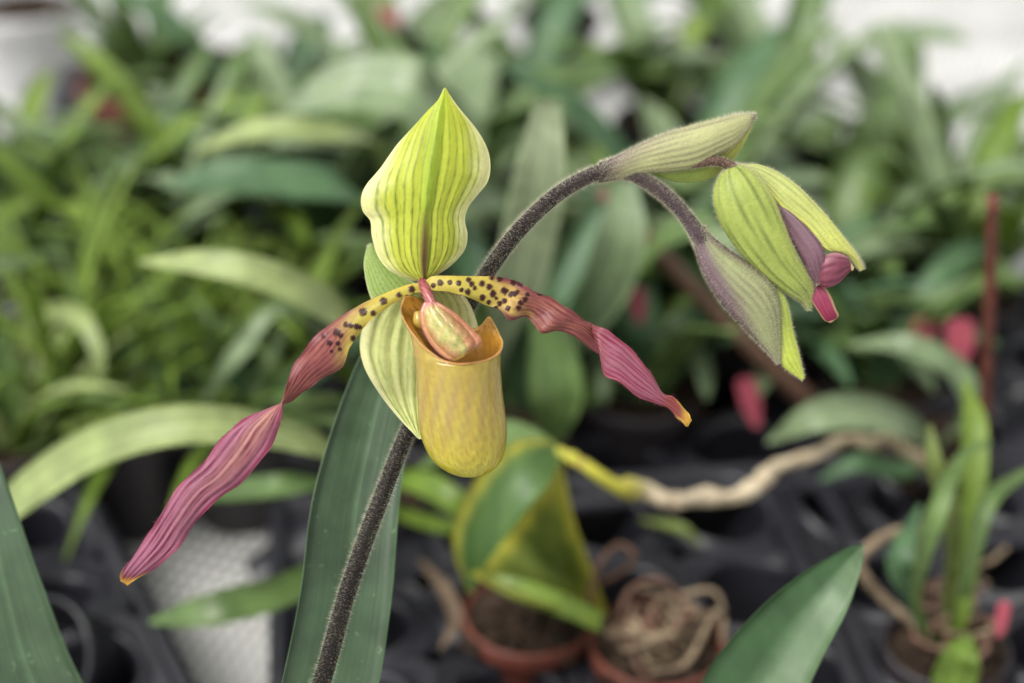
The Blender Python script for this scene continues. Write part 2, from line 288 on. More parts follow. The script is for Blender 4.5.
c = mix(mix(lin((214, 218, 146)), lin((232, 230, 176)), sm(.7, 1, edge)), lin((132, 158, 74)), vein * .75)
mb = MB(); sheet(mb, W(q), c, 1.2 * PX); hairs(mb, W(q), 900, 2.5 * PX, .15 * PX, False, 1, -1, colr=CREAM); mb.build('synsepal', [M['petal'], M['hair']], flower)
# petals
def spotcol(c, q, spots, colr, rr=2.9):
    m_ = np.zeros(q.shape[:2])
    for (sx, sy, s) in spots:
        d = np.hypot(q[..., 0] - sx, (q[..., 1] - sy)) / (rr * s) + .34 * wob(q[..., 0] * .5, q[..., 1] * .5, sx)
        m_ = np.maximum(m_, sm(1.25, .8, d))
    q[..., 2] -= m_ * .8
    return mix(c, colr, m_)
A = [(428, 283, -2), (409, 284.7, -4), (381, 295.5, -6), (357, 307, -4), (333, 322, 0), (311, 341, 2), (296, 362, 0), (288, 381, -6), (283.5, 397, -9), (282, 412, -8), (278, 430, -2), (266, 454, 2), (240, 483, 4), (212, 504, 4), (191, 528, 4), (174, 553, 2), (148, 572, 0), (127, 585, 0)]
B = [(428, 292, -4), (409, 294.5, -8), (382, 311, -12), (364, 327, -10), (351, 345, -6), (342, 366, 6), (318, 381, 8), (302, 393, 10), (285, 403.5, 11), (262, 410.5, 8), (234, 426, 4), (217, 444, 0), (200, 466, 0), (180, 484, -2), (161, 514, -2), (143, 542, 0), (122, 572, 0), (120.5, 581, 0)]
def petal(A, B, n, k, ups, bulge, tag_):
    a = cr(A, n)[:, None]; b = cr(B, n)[:, None]; v = np.linspace(0, 1, k)[None, :, None]; q = a * (1 - v) + b * v
    U, Vv = np.meshgrid(np.linspace(0, 1, n), np.linspace(0, 1, k), indexing='ij'); edge = np.abs(Vv - .5) * 2
    q[..., 2] += bulge * (1 - edge ** 2) * sm(0, .15, U) * sm(1, .85, U) + .45 * np.cos(Vv * 2 * math.pi * 5 + 2 * U) * sm(.3, .5, U)
    q[..., 2] += edge ** 4 * 2.6 * np.sin(U * 55 + Vv * 3) * sm(.08, .2, U); q[..., 1] += edge ** 6 * .9 * np.sin(U * 83 + Vv * 2) * sm(.15, .3, U)
    return q, U, Vv, edge
q, U, Vv, edge = petal(A, B, 300, 44, 0, -5, 0)
pv = Vv * 8 + .3 * wob(U * 2.5, Vv * 4); ph = np.abs((pv % 1) - .5) * 2; vein = np.exp(-((ph / .42) ** 2)) * np.clip(.95 + .5 * wob(U * 7, np.floor(pv) * 2.1), 0, 1.25)
w_ = wob(U * 6, Vv * 2)
yel = mix(lin((196, 178, 74)), lin((202, 176, 100)), sm(.2, .4, U))
yel = mix(yel, lin((150, 150, 60)), (edge < .4) * .2)
wine = mix(lin((138, 74, 76)), lin((172, 100, 88)), .5 + .5 * w_); wine = mix(wine, lin((92, 34, 48)), vein * .75); wine = mix(wine, lin((110, 44, 60)), sm(.7, 1, edge) * .6)
pinkc = mix(lin((154, 90, 114)), lin((190, 140, 120)), np.exp(-((Vv - .45) / .22) ** 2) * sm(.95, .5, U)); pinkc = mix(pinkc, lin((124, 34, 70)), vein * .75); pinkc = mix(pinkc, lin((205, 140, 165)), (1 - vein) * .25 * sm(.6, .9, U)); pinkc = mix(pinkc, lin((150, 44, 78)), sm(.75, 1, edge) * .5)
c = mix(yel, wine, sm(.20, .34, U + .10 * (1 - Vv) + .03 * w_)); c = mix(c, pinkc, sm(.43, .6, U)); c = mix(c, lin((140, 62, 60)), sm(.93, .975, U) * .7); c = mix(c, lin((206, 158, 66)), sm(.955, .995, U + .025 * (edge > .8)))
s0 = lambda x, y, s=1.: (x / 2.135 + 100, y / 2.135 + 280, s)
SP = [s0(605, 45, 1.1), s0(638, 32, .8), s0(562, 68, 1.25), s0(583, 71, .8), s0(548, 99, .9), s0(526, 95, .9), s0(506, 112, 1.2), s0(514, 118, .9), s0(490, 134, 1.), s0(508, 135, .8), s0(540, 124, .9), s0(512, 147, .7), s0(665, 20, 1), s0(690, 12, .9), s0(536, 97, .8), s0(478, 120, .6), s0(494, 152, .6), s0(555, 100, .7), s0(655, 36, .7)]
c = spotcol(c, q, SP, lin((58, 18, 20)))
mb = MB(); gl = W(q); sheet(mb, gl, c, 1.3 * PX)
def edgehair(mb, g, n, ln):
    for j in (0, -1):
        i = rng.integers(int(g.shape[0] * .05), int(g.shape[0] * .95), n); p = g[i, j]; d = g[i, j] - g[i, j + (3 if j == 0 else -3)]; d /= np.linalg.norm(d, axis=1, keepdims=True); d = d + rng.normal(0, .4, d.shape)
        t = np.cross(d, rng.normal(0, 1, d.shape)); t /= np.linalg.norm(t, axis=1, keepdims=True); s = np.cross(d, t); s /= np.linalg.norm(s, axis=1, keepdims=True)
        V = np.stack([p + t * .17 * PX, p - t * .1 * PX + s * .15 * PX, p - t * .1 * PX - s * .15 * PX, p + d * ln * PX * (.4 + .8 * rng.random((n, 1)))], 1)
        f = []
        for x in range(n): o = 4 * x; f += [(o, o + 1, o + 3), (o + 1, o + 2, o + 3), (o + 2, o, o + 3)]
        mb.add(V.reshape(-1, 3), f, lin((150, 95, 100)), 1)
edgehair(mb, gl, 180, 4); mb.build('petal', [M['petal'], M['hair']], flower)
# right petal, with a pleat where it turns over
s1 = lambda x, y, z=0.: (x / 3.596 + 430, y / 3.596 + 250, z)
A = [s1(-15, 110, -2), s1(10, 95, -4), s1(60, 94, -6), s1(105, 95, -7), s1(150, 96, -6), s1(230, 96, -2), s1(300, 108, 2), s1(340, 130, 0), s1(400, 158, 0), s1(450, 183, 0), s1(500, 213, 0), s1(545, 245, 2), s1(578, 266, 6), s1(588, 285, 12), s1(576, 268, 9), s1(598, 272, 1), s1(640, 292, -2), s1(690, 328, -4), s1(740, 378, -2), s1(790, 438, 0), s1(830, 508, 2), s1(870, 528, 3), s1(903, 558, 2), s1(930, 592, 0), s1(940, 612, 0)]
B = [s1(-15, 135, -6), s1(10, 145, -8), s1(60, 148, -10), s1(95, 156, -12), s1(130, 166, -12), s1(190, 191, -10), s1(245, 213, -6), s1(285, 248, -9), s1(340, 241, 2), s1(372, 262, 2), s1(400, 300, -8), s1(450, 288, 2), s1(520, 312, 4), s1(596, 366, 12), s1(612, 378, 9), s1(616, 400, -5), s1(628, 446, -8), s1(680, 477, -8), s1(740, 521, -4), s1(798, 549, 0), s1(838, 556, 3), s1(872, 584, 3), s1(898, 610, 2), s1(918, 630, 0), s1(928, 633, 0)]
q, U, Vv, edge = petal(A, B, 320, 48, 0, -4, 0)
pv = Vv * 8 + .3 * wob(U * 2.5, Vv * 4, 1); ph = np.abs((pv % 1) - .5) * 2; vein = np.exp(-((ph / .42) ** 2)) * np.clip(.95 + .5 * wob(U * 7, np.floor(pv) * 2.1), 0, 1.25); w_ = wob(U * 6, Vv * 2, 3)
PXq = q[..., 0]
yel = mix(lin((194, 178, 74)), lin((200, 168, 92)), sm(470, 515, PXq))
wine = mix(lin((132, 70, 70)), lin((160, 98, 78)), .5 + .5 * w_); wine = mix(wine, lin((98, 38, 50)), vein * .7); wine = mix(wine, lin((110, 44, 56)), sm(.75, 1, edge) * .5)
pinkc = mix(lin((148, 76, 100)), lin((186, 132, 136)), (1 - vein) * .35); pinkc = mix(pinkc, lin((134, 34, 70)), vein * .7); pinkc = mix(pinkc, lin((146, 34, 66)), sm(.7, 1, edge) * .5)
t = sm(508, 532, PXq + 10 * w_ - 14 * (Vv - .5)); t = np.maximum(t, sm(488, 502, PXq) * sm(.3, .08, Vv)); t = np.maximum(t, sm(495, 508, PXq) * sm(.8, .95, Vv))
c = mix(yel, wine, t); c = mix(c, pinkc, sm(585, 612, PXq)); c = mix(c, lin((140, 68, 60)), sm(658, 670, PXq) * .8); c = mix(c, lin((206, 164, 66)), sm(678, 688, PXq + 5 * (edge > .7)))
s4 = lambda x, y, s=1.: (x / 3.596 + 430, y / 3.596 + 250, s)
SP = [s4(37, 118), s4(72, 117, .8), s4(103, 119, .9), s4(138, 108, .9), s4(150, 122, 1.), s4(160, 137, .7), s4(113, 143, .7), s4(136, 150, 1.), s4(187, 120, 1.15), s4(214, 133, 1.15), s4(227, 157, 1.2), s4(267, 147, 1.25), s4(188, 170, 1.), s4(210, 187, .8), s4(238, 174, .6), s4(250, 192, 1.), s4(268, 183, .9), s4(290, 160, 1.), s4(303, 158, 1.), s4(313, 152, .8), s4(340, 178, 1.), s4(325, 190, .9), s4(280, 210, .9), s4(238, 208, .7), s4(222, 100, .8), s4(250, 104, 1.), s4(300, 116, 1.2), s4(322, 124, 1.), s4(318, 208, .9), s4(12, 128, .8), s4(350, 160, .8), s4(395, 152, 1.)]
c = spotcol(c, q, SP, lin((58, 18, 20)), 2.7)
mb = MB(); gl = W(q); sheet(mb, gl, c, 1.3 * PX); edgehair(mb, gl, 260, 4); mb.build('petal', [M['petal'], M['hair']], flower)
# pouch
def per(tab, a):      # periodic smooth table
    xs = [x for x, _ in tab]; ys = [y for _, y in tab]
    f = np.interp(np.arange(720) / 2., xs, ys, period=360); ker = np.hanning(31); ker /= ker.sum()
    f = np.convolve(np.tile(f, 3), ker, 'same')[720:1440]; return f[(np.asarray(a) * 2).astype(int) % 720]
K = 120; ang = np.arange(K) * 3.; hh = per([(0, 7), (25, 10), (42, 20), (52, 27), (62, 14), (80, 6), (105, 14), (125, 42), (145, 50), (165, 42), (185, 34), (205, 24), (225, 13), (250, 3), (270, 0), (310, 1), (340, 4)], ang)
sh = per([(0, 0), (52, 4), (90, 0), (120, -8), (145, -15), (165, -13), (185, -9), (205, -4), (230, 0)], ang)
prof = [(352, 457.5, 43.5), (362, 458, 42.5), (378, 459, 42.4), (395, 460, 43), (412, 461.5, 43.8), (428, 463, 43.8), (441, 464.5, 42), (452, 466, 38.5), (460, 467.3, 34), (466, 468.2, 28), (471, 469, 20.5), (474, 469.6, 12), (475.2, 470, 5), (475.4, 470, .4)]
pf = cr(prof, 70); ca = np.cos(np.radians(ang)); sa = np.sin(np.radians(ang)); TL = math.sin(math.radians(18)); TC = math.cos(math.radians(18))
rows = []; inner = []
for i in range(14):       # raised rim rows, from lip down to the plane of the mouth
    t = 1 - i / 14; flare = 1 + .05 * t ** 2 * (i < 3)
    x = 457.5 + 43.5 * ca * flare + sh * t ** 1.2; y = 352 - 42 * sa * TL - hh * t; z = 42 * sa * TC * (1 + .0 * t)
    rows.append(np.stack([x, y, z], -1))
for (cy, cx, r) in pf:
    cor = sm(440, 476, cy) * 9
    rows.append(np.stack([cx + r * ca, cy - r * .97 * sa * TL + 0 * ca, r * .97 * sa * TC], -1))
q = np.array(rows); n = q.shape[0]
q[:, :, 2] += 1.2 * wob(np.linspace(0, 2, n)[:, None], sa[None] * 2)
U, Vv = np.meshgrid(np.linspace(0, 1, n), ang / 360, indexing='ij')
bot = sm(.3, .85, U + .08 * wob(U * 3, Vv * 25)); base = mix(lin((184, 162, 66)), lin((204, 200, 54)), bot)
base = mix(base, lin((140, 110, 88)), np.exp(-((U - .36) / .15) ** 2) * np.clip(.35 + .65 * wob(U * 4, Vv * 30, 2), 0, 1) * .6)
pv = np.abs(((Vv * 52 + .45 * wob(U * 3, Vv * 9)) % 1) - .5) * 2; st = np.exp(-(pv / .4) ** 2) * (.55 + .45 * wob(U * 9, Vv * 40, 5))
base = mix(base, lin((148, 108, 30)), np.clip(st, 0, 1) * .62 * sm(.25, .6, U)); cross = np.exp(-((np.abs(((U * 34 + .6 * wob(U * 5, Vv * 30)) % 1) - .5) * 2) / .35) ** 2)
base = mix(base, lin((170, 128, 44)), cross * .16 * sm(.3, .6, U)); base = mix(base, lin((170, 118, 52)), np.clip(wob(U * 3, Vv * 14, 4), 0, 1) * .22); base = mix(base, lin((222, 212, 84)), np.clip(wob(U * 6, Vv * 20, 9) - .2, 0, 1) * .5 * bot)
base = mix(base, lin((206, 166, 62)), sm(.05, .0, U) * .8); base = mix(base, lin((200, 156, 98)), sm(.3, .12, U) * np.exp(-(((Vv - .5) / .09) ** 2)) * .7)
gp = W(q); mb = MB(); f = gridfaces(n, K, True)
mb.add(gp.reshape(-1, 3), f, base.reshape(-1, 3))
# inner wall, joined at a rounded lip
qi = q.copy(); cen = qi.mean(1, keepdims=True); dv = qi - cen; ln_ = np.linalg.norm(dv, axis=2, keepdims=True) + 1e-6; lm = np.exp(-((np.arange(K) * 3. - 190) / 42) ** 2)[None, :, None] * sm(0, 6, np.arange(n))[:, None, None]; qi = qi - dv / ln_ * np.minimum(2.2 + 8 * lm, ln_ * .5); qi[-20:, :, 1] -= np.linspace(0, 3, 20)[:, None]
ci = mix(lin((196, 142, 54)), lin((150, 104, 44)), sm(.0, .4, U)); ci = mix(ci, lin((110, 62, 44)), sm(.10, .25, U) * sm(.25, .35, Vv) * sm(.6, .45, Vv) * .6); ci = mix(ci, lin((120, 52, 30)), (wob(U * 22, Vv * 60) > .45) * sm(.28, .36, Vv) * sm(.5, .42, Vv) * .5)
mb.add(W(qi).reshape(-1, 3), [x[::-1] for x in f], ci.reshape(-1, 3))
lip = (q[0] + qi[0]) / 2; lip[:, 1] -= 1.3
mb.add(W(np.array([q[0], lip, qi[0]])).reshape(-1, 3), [x[::-1] for x in gridfaces(3, K, True)], mix(lin((208, 166, 76)), lin((205, 150, 92)), sm(.3, .5, Vv[0])).tolist() * 3)
mb.build('pouch', [M['pouch']], flower)
# staminode shield
s2 = lambda x, y, z: (x / 2.97 + 340, y / 2.97 + 260, z)
Lq = [s2(255, 128, -26), s2(243, 160, -28), s2(248, 200, -30), s2(268, 240, -32), s2(295, 272, -34), s2(322, 290, -36), s2(345, 294, -36)]
Mq = [s2(268, 128, -30), s2(275, 150, -38), s2(298, 188, -44), s2(325, 222, -48), s2(348, 248, -48), s2(362, 268, -46), s2(362, 284, -40)]
Rq = [s2(285, 130, -26), s2(305, 140, -28), s2(342, 163, -30), s2(380, 198, -32), s2(404, 225, -36), s2(415, 243, -38), s2(385, 266, -38)]
n, k = 70, 50; q = loft(Lq, Mq, Rq, n, k); U, Vv = np.meshgrid(np.linspace(0, 1, n), np.linspace(0, 1, k), indexing='ij'); edge = np.abs(Vv - .5) * 2
q[..., 2] += 4 * np.exp(-((edge - .75) / .12) ** 2) - 1.6 * wob(U * 1.3, Vv * 1.5) * (1 - edge)
c = mix(lin((168, 176, 92)), lin((212, 190, 128)), .5 + .5 * wob(U * 5, Vv * 4)); c = mix(c, lin((196, 142, 96)), sm(.35, .85, edge + .15 * wob(U * 4, Vv * 3) + .35 * sm(.4, .9, U))); c = mix(c, lin((168, 92, 84)), sm(.9, 1., edge)); c = mix(c, lin((205, 130, 130)), sm(.22, .0, U)); c = mix(c, lin((214, 176, 84)), sm(.85, 1, U))
c = mix(c, lin((164, 104, 78)), sm(.5, .8, Vv) * (.55 + .35 * wob(U * 7, Vv * 9, 3)) * sm(.1, .35, U)); c = mix(c, lin((120, 66, 52)), np.clip(wob(U * 11, Vv * 13, 6) - .35, 0, 1) * .8)
q[..., 2] += -2.2 * np.exp(-((Vv - .5) / .08) ** 2) * sm(1, .6, U) + 2.2 * np.exp(-((Vv - .64) / .06) ** 2) - 5 * np.exp(-(((Vv - .62) / .12) ** 2 + ((U - .84) / .09) ** 2))
mb = MB(); sheet(mb, W(q), c, 4 * PX); mb.build('staminode', [M['gloss']], flower)
# bracts behind the flower
def leafy(mb, L_, Mm, R_, n, k, colf, th=1.2, hair=0, hl=3.5, flip=-1):
    q = loft(L_, Mm, R_, n, k); U, Vv = np.meshgrid(np.linspace(0, 1, n), np.linspace(0, 1, k), indexing='ij'); g = W(q)
    sheet(mb, g, colf(U, Vv, q), th * PX)
    if hair: hairs(mb, g, hair // 2, hl * PX, .18 * PX, False, 1, 1, colr=CREAM); hairs(mb, g, hair // 2, hl * PX, .18 * PX, False, 1, -1, colr=CREAM)
def gcol(U, Vv, q):
    ph = np.abs(((Vv * 9) % 1) - .5) * 2; c = mix(lin((150, 172, 92)), lin((108, 134, 70)), np.exp(-(ph / .4) ** 2) * .7); return mix(c, lin((180, 192, 130)), sm(.8, 1, np.abs(Vv - .5) * 2))
mb = MB(); leafy(mb, [(425, 352, 62), (392, 330, 66), (372, 300, 70), (364.5, 270, 70), (366, 252, 68), (370, 244, 66)], [(438, 340, 56), (414, 315, 58), (390, 290, 60), (376, 265, 62), (371, 250, 64), (371, 243, 66)], [(452, 330, 62), (436, 300, 66), (410, 280, 68), (390, 264, 68), (378, 250, 67), (372, 244, 66)], 60, 30, gcol, 1.2, 900)
mb.build('bract', [M['bud'], M['hair']], stem)
# pods
def pod(mb, A, B, n, k, fat, colf, hair=0, hl=3.5, z0=0, flat=1., mat=0):
    a = cr(z3(A, z0), n); b = cr(z3(B, z0), n); ph = np.linspace(0, 2 * math.pi, k, endpoint=False)
    ce = (a + b) / 2; ha = (a - b) / 2; w = np.linalg.norm(ha[:, :2], axis=1)
    q = ce[:, None] + ha[:, None] * np.cos(ph)[None, :, None]; q[..., 2] += -(w * fat)[:, None] * np.sin(ph)[None]
    U, Vv = np.meshgrid(np.linspace(0, 1, n), np.arange(k) / k, indexing='ij'); X = (1 - np.cos(ph)[None] + 0 * U) / 2   # 0 at A edge, 1 at B edge
    q[..., 2] += (.8 * np.cos(X * 2 * math.pi * 6) * sm(0, .2, U) * sm(1, .8, U)) * (w > 6)[:, None]
    g = W(q); closed(mb, g, colf(U, X, q), mat)
    if hair: hairs(mb, g, int(hair * 1.8), (hl + .7) * PX, .08 * PX, True, 1, outward(g), tilt=.13, colr=CREAM)
def stripes(X, U, n, w=.35): ph = np.abs(((X * n + .15 * np.sin(U * 7)) % 1) - .5) * 2; return np.exp(-(ph / w) ** 2)
t5 = lambda x, y, z=None: (x / 2.276 + 590, y / 2.276 + 90) if z is None else (x / 2.276 + 590, y / 2.276 + 90, z)
# upper bract
def c_br(U, X, q):
    c = mix(lin((118, 100, 98)), lin((178, 180, 126)), sm(.05, .6, U + .25 * X)); c = mix(c, lin((100, 82, 82)), stripes(X, U, 7) * .55 * sm(1, .7, U)); c = mix(c, lin((110, 96, 92)), sm(.93, 1, U) + .3 * sm(.25, 0, X)); return mix(c, lin((50, 38, 40)), sm(.2, .0, U + .06 * wob(U * 3, X * 9)))
mb = MB()
pod(mb, [t5(20, 165), t5(60, 150), t5(110, 124), t5(170, 98), t5(240, 77), t5(300, 62), t5(340, 53), t5(378, 54)], [t5(20, 212), t5(65, 204), t5(115, 192), t5(180, 185), t5(240, 176), t5(285, 152), t5(335, 120), t5(379, 60)], 90, 40, .75, c_br, 4200, 3.2)
def c_in(U, X, q): return mix(mix(lin((150, 170, 82)), lin((196, 200, 96)), sm(.2, .8, U)), lin((130, 148, 70)), stripes(X, U, 4) * .4)
pod(mb, [t5(140, 180, 8), t5(200, 178, 8), t5(260, 165, 9), t5(300, 138, 9), t5(340, 108, 8), t5(368, 78, 6)], [t5(140, 192, 8), t5(200, 210, 10), t5(262, 206, 12), t5(305, 180, 12), t5(338, 142, 9), t5(371, 82, 6)], 50, 30, .4, c_in, 900, 2.6)
mb.build('bract', [M['bud'], M['hair']], stem)
# bud
mb = MB()
g = tube_grid(W([t5(190, 172, 4), t5(240, 166, -3), t5(285, 161, -6), t5(322, 173, -3), t5(345, 190, 0)]), np.array([5, 5, 5, 5, 6]) * PX, 30, 16)
closed(mb, g, lin((92, 66, 56))); hairs(mb, g, 900, 3 * PX, .18 * PX, True, 1, outward(g), colr=CREAM)
bud = mb.build('bud', [M['stem'], M['hair']], orchid)
def c_bl(U, X, q):
    c = mix(lin((148, 164, 78)), lin((166, 178, 88)), .5 + .5 * wob(U * 3, X * 3)); c = mix(c, lin((96, 112, 50)), stripes(X, U, 6, .24) * .8); c = mix(c, lin((190, 198, 110)), sm(.12, 0, X) * .6); return mix(c, lin((92, 74, 62)), sm(.06, 0, U) * .7)
mb = MB(); pod(mb, [t5(322, 168, 0), t5(352, 172, -3), t5(385, 195, -8), t5(418, 245, -12), t5(445, 310, -12), t5(472, 375, -10), t5(500, 425, -6), t5(512, 455, 0), t5(502, 503, 4)], [t5(316, 172, 0), t5(290, 200, -3), t5(280, 250, -4), t5(300, 312, -4), t5(348, 380, -2), t5(400, 432, 0), t5(450, 466, 2), t5(478, 482, 4), t5(496, 502, 4)], 90, 44, .62, c_bl, 3200, 3.)
mb.build('sepal', [M['bud'], M['hair']], bud)
def c_br2(U, X, q):
    c = mix(lin((190, 198, 120)), lin((196, 200, 92)), sm(.2, .9, U)); c = mix(c, lin((120, 134, 64)), stripes(X, U, 5, .26) * .55); c = mix(c, lin((212, 216, 110)), sm(.7, .95, X)); return mix(c, lin((212, 216, 96)), sm(.9, 1, U))
mb = MB(); pod(mb, [t5(330, 167, 6), t5(395, 172, 6), t5(462, 208, 6), t5(530, 275, 4), t5(590, 348, 2), t5(616, 386, 0), t5(624, 408, 0)], [t5(335, 175, 10), t5(390, 215, 6), t5(440, 275, 4), t5(492, 312, 0), t5(532, 362, -4), t5(575, 372, -2), t5(616, 412, 0)], 90, 40, .55, c_br2, 3200, 3.)
mb.build('sepal', [M['bud'], M['hair']], bud)
def c_pu(U, X, q): return mix(mix(lin((136, 108, 118)), lin((118, 74, 90)), U), lin((70, 44, 56)), stripes(X, U, 5, .3) * .75)
mb = MB(); pod(mb, [t5(425, 258, 2), t5(460, 280, -4), t5(500, 318, -10), t5(528, 352, -14), t5(536, 390, -14), t5(530, 425, -12), t5(522, 443, -8)], [t5(425, 264, 4), t5(438, 305, 2), t5(462, 350, -2), t5(488, 400, -4), t5(500, 425, -4), t5(512, 440, -4), t5(518, 445, -6)], 70, 30, .5, c_pu, 500, 2)
mb.build('petal', [M['petal'], M['hair']], bud)
def c_p2(U, X, q): return mix(mix(lin((140, 74, 92)), lin((184, 128, 136)), sm(.35, 0, X)), lin((92, 30, 50)), stripes(X, U, 4, .35) * .75)
mb = MB(); pod(mb, [t5(518, 400, -6), t5(532, 378, -10), t5(560, 370, -12), t5(585, 380, -10), t5(597, 400, -6)], [t5(520, 440, -6), t5(538, 450, -10), t5(566, 440, -10), t5(590, 415, -8), t5(598, 406, -6)], 50, 30, .55, c_p2)
pod(mb, [t5(575, 385, -7), t5(592, 392, -8), t5(602, 404, -7)], [t5(580, 392, -7), t5(592, 408, -8), t5(598, 412, -7)], 20, 14, .5, lambda U, X, q: mix(lin((206, 170, 120)), lin((226, 200, 150)), U))
mb.build('petal', [M['petal'], M['hair']], bud)
def c_p3(U, X, q):
    e = np.maximum(sm(.16, .02, X), sm(.9, .98, X)); return mix(mix(mix(lin((166, 70, 100)), lin((134, 36, 66)), sm(.2, .9, U)), lin((110, 28, 56)), stripes(X, U, 4, .4) * .5), lin((216, 178, 132)), np.maximum(e, sm(.86, .95, U)) * .85)
mb = MB(); pod(mb, [t5(512, 438, 2), t5(532, 446, 0), t5(548, 468, -2), t5(560, 498, -3), t5(566, 514, -2), t5(552, 528, 0)], [t5(494, 444, 4), t5(494, 462, 2), t5(506, 484, 0), t5(520, 506, 0), t5(533, 524, 0), t5(546, 530, 0)], 50, 30, .3, c_p3)
mb.build('petal', [M['petal'], M['hair']], bud)
# lower bud still closed in its bract
def c_lb(U, X, q):
    c = mix(lin((112, 92, 98)), lin((150, 156, 110)), sm(.05, .45, U + .18 * np.sin(X * 5) - .2 * X)); c = mix(c, lin((98, 84, 80)), stripes(X, U, 7, .3) * .5 * sm(1, .6, U)); c = mix(c, lin((88, 68, 74)), sm(.25, .02, X) * sm(.75, .2, U) * .8); c = mix(c, lin((96, 76, 80)), sm(.85, 1, X) * .7); return mix(c, lin((74, 58, 66)), sm(.18, 0, U + .05 * wob(U * 3, X * 9)))
mb = MB(); pod(mb, [t5(262, 308), t5(272, 325), t5(312, 358), t5(370, 398), t5(412, 432), t5(434, 480), t5(436, 540), t5(436, 590), t5(431, 622)], [t5(226, 322), t5(236, 352), t5(258, 420), t5(292, 478), t5(330, 522), t5(368, 562), t5(398, 592), t5(418, 612), t5(429, 623)], 90, 44, .7, c_lb, 4200, 3.2)
b2 = mb.build('bud', [M['bud'], M['hair']], orchid)
def c_lt(U, X, q): return mix(mix(lin((156, 172, 84)), lin((186, 198, 76)), U), lin((120, 138, 60)), stripes(X, U, 4, .3) * .55)
mb = MB(); pod(mb, [t5(400, 420, 3), t5(432, 450, 3), t5(452, 490, 3), t5(462, 540, 3), t5(476, 595, 2), t5(489, 655, 0)], [t5(398, 440, 8), t5(415, 480, 6), t5(420, 530, 4), t5(424, 580, 4), t5(438, 628, 2), t5(484, 662, 0)], 70, 34, .5, c_lt, 1800, 3.)
mb.build('bud_tip', [M['bud'], M['hair']], b2)
# ------------------------------------------------------------------ leaves given by their course
def zfix(pts):     # a third value below .4 is a height above the bench, else the distance
    pts = np.array(pts, float); d = math.sin(PITCH) + (pts[:, 1] - 341.5) / F * math.cos(PITCH)
    pts[:, 2] = np.where(pts[:, 2] < .4, (H - pts[:, 2]) / d, pts[:, 2]); return pts
def pleaf(parent, pts, widths, mat, name='leaf', fold=.15, n=40, k=9, twist=None, colf=None, face=None, label=None):
    """pts: (px, py, Z metres); widths px at those points; leaf blade roughly facing the light and the camera"""
    pts = zfix(pts); p = cr(P(pts[:, 0], pts[:, 1], pts[:, 2]), n); w = cr([(a * b_ / F,) for a, b_ in zip(widths, pts[:, 2])], n)[:, 0]
    w = np.maximum(w, .0004)
    T = np.gradient(p, axis=0); T /= np.linalg.norm(T, axis=1, keepdims=True)
    fc = np.array([0, -.55, .83]) if face is None else np.asarray(face, float)
    S = np.cross(T, fc); S /= np.linalg.norm(S, axis=1, keepdims=True); Nn = np.cross(S, T)
    v = np.linspace(-1, 1, k); g = p[:, None] + (w / 2)[:, None, None] * (v[None, :, None] * S[:, None]) + (w / 2)[:, None, None] * fold * (np.abs(v)[None, :, None] ** 1.3 * Nn[:, None])
    g = g + (.03 * w[:, None] * np.sin(np.linspace(0, 9, n)[:, None] + v[None] * 2))[..., None] * Nn[:, None]
    mb = MB(); U, Vv = np.meshgrid(np.linspace(0, 1, n), np.linspace(0, 1, k), indexing='ij')
    sheet(mb, g, colf(U, Vv) if colf else .3, .0007)
    o = mb.build(name, [M[mat]], parent)
    if label: o['label'] = label
    return o
def faceup(a=-.8, b=.6): return (0, a, b)
# own leaves
pleaf(orchid, [(262, 900, .47), (295, 800, .47), (326, 700, .475), (345, 600, .48), (356, 500, .487), (378, 400, .495), (400, 330, .50), (425, 262, .51)], [60, 84, 96, 92, 86, 68, 46, 6], 'own', face=(0.15, -.9, .3), fold=.12, n=60)
pleaf(orchid, [(262, 900, .47), (180, 880, .46), (95, 800, .44), (34, 690, .425), (6, 590, .42), (-8, 500, .42), (-16, 430, .425)], [60, 90, 120, 110, 84, 44, 4], 'own', face=(-.1, -.9, .35), n=60)
def pot(root, x, y, r=.04, h=.075, z0=.0, mat='pot', soil=True):
    a = np.linspace(0, 2 * math.pi, 36, endpoint=False); pr = [(r * .72, 0), (r * .93, h * .82), (r * .95, h * .84), (r * 1.05, h * .84), (r * 1.07, h * .87), (r * 1.07, h * .98), (r * 1.05, h), (r, h), (r * .98, h * .98), (r * .94, h * .85), (r * .9, h * .8)]
    g = np.array([[(x + q * math.cos(t), y + q * math.sin(t), z0 + z) for t in a] for q, z in pr]); mb = MB(); mb.add(g.reshape(-1, 3), gridfaces(len(pr), 36, True)); 
    o = mb.build('pot', [M[mat]], root)
    if soil:
        n = 26; rr = np.linspace(0, r * .93, 10); g = np.array([[(x + q * math.cos(t), y + q * math.sin(t), z0 + h * .84 + .003 * random.random()) for t in a] for q in rr]); mb = MB(); mb.add(g.reshape(-1, 3), gridfaces(10, 36, True))
        for i in range(70):
            t = random.random() * 6.28; q = r * .85 * math.sqrt(random.random()); c0 = np.array([x + q * math.cos(t), y + q * math.sin(t), z0 + h * .86 + random.random() * .004]); s = .003 + .005 * random.random()
            V = np.array([(i_, j_, k_) for i_ in (-1, 1) for j_ in (-1, 1) for k_ in (-.5, .5)]) * s * (.6 + .6 * rng.random((8, 3))); th = random.random() * 3; R_ = np.array([[math.cos(th), -math.sin(th), 0], [math.sin(th), math.cos(th), .3], [0, -.3, 1]])
            mb.add(V @ R_.T + c0, [(0, 1, 3, 2), (4, 6, 7, 5), (0, 4, 5, 1), (2, 3, 7, 6), (0, 2, 6, 4), (1, 5, 7, 3)])
        mb.build('potting_bark', [M['bark']], o, smooth=False)
    return o
pot(orchid, root_xy[0], root_xy[1], .045, .085, .0, 'potd')
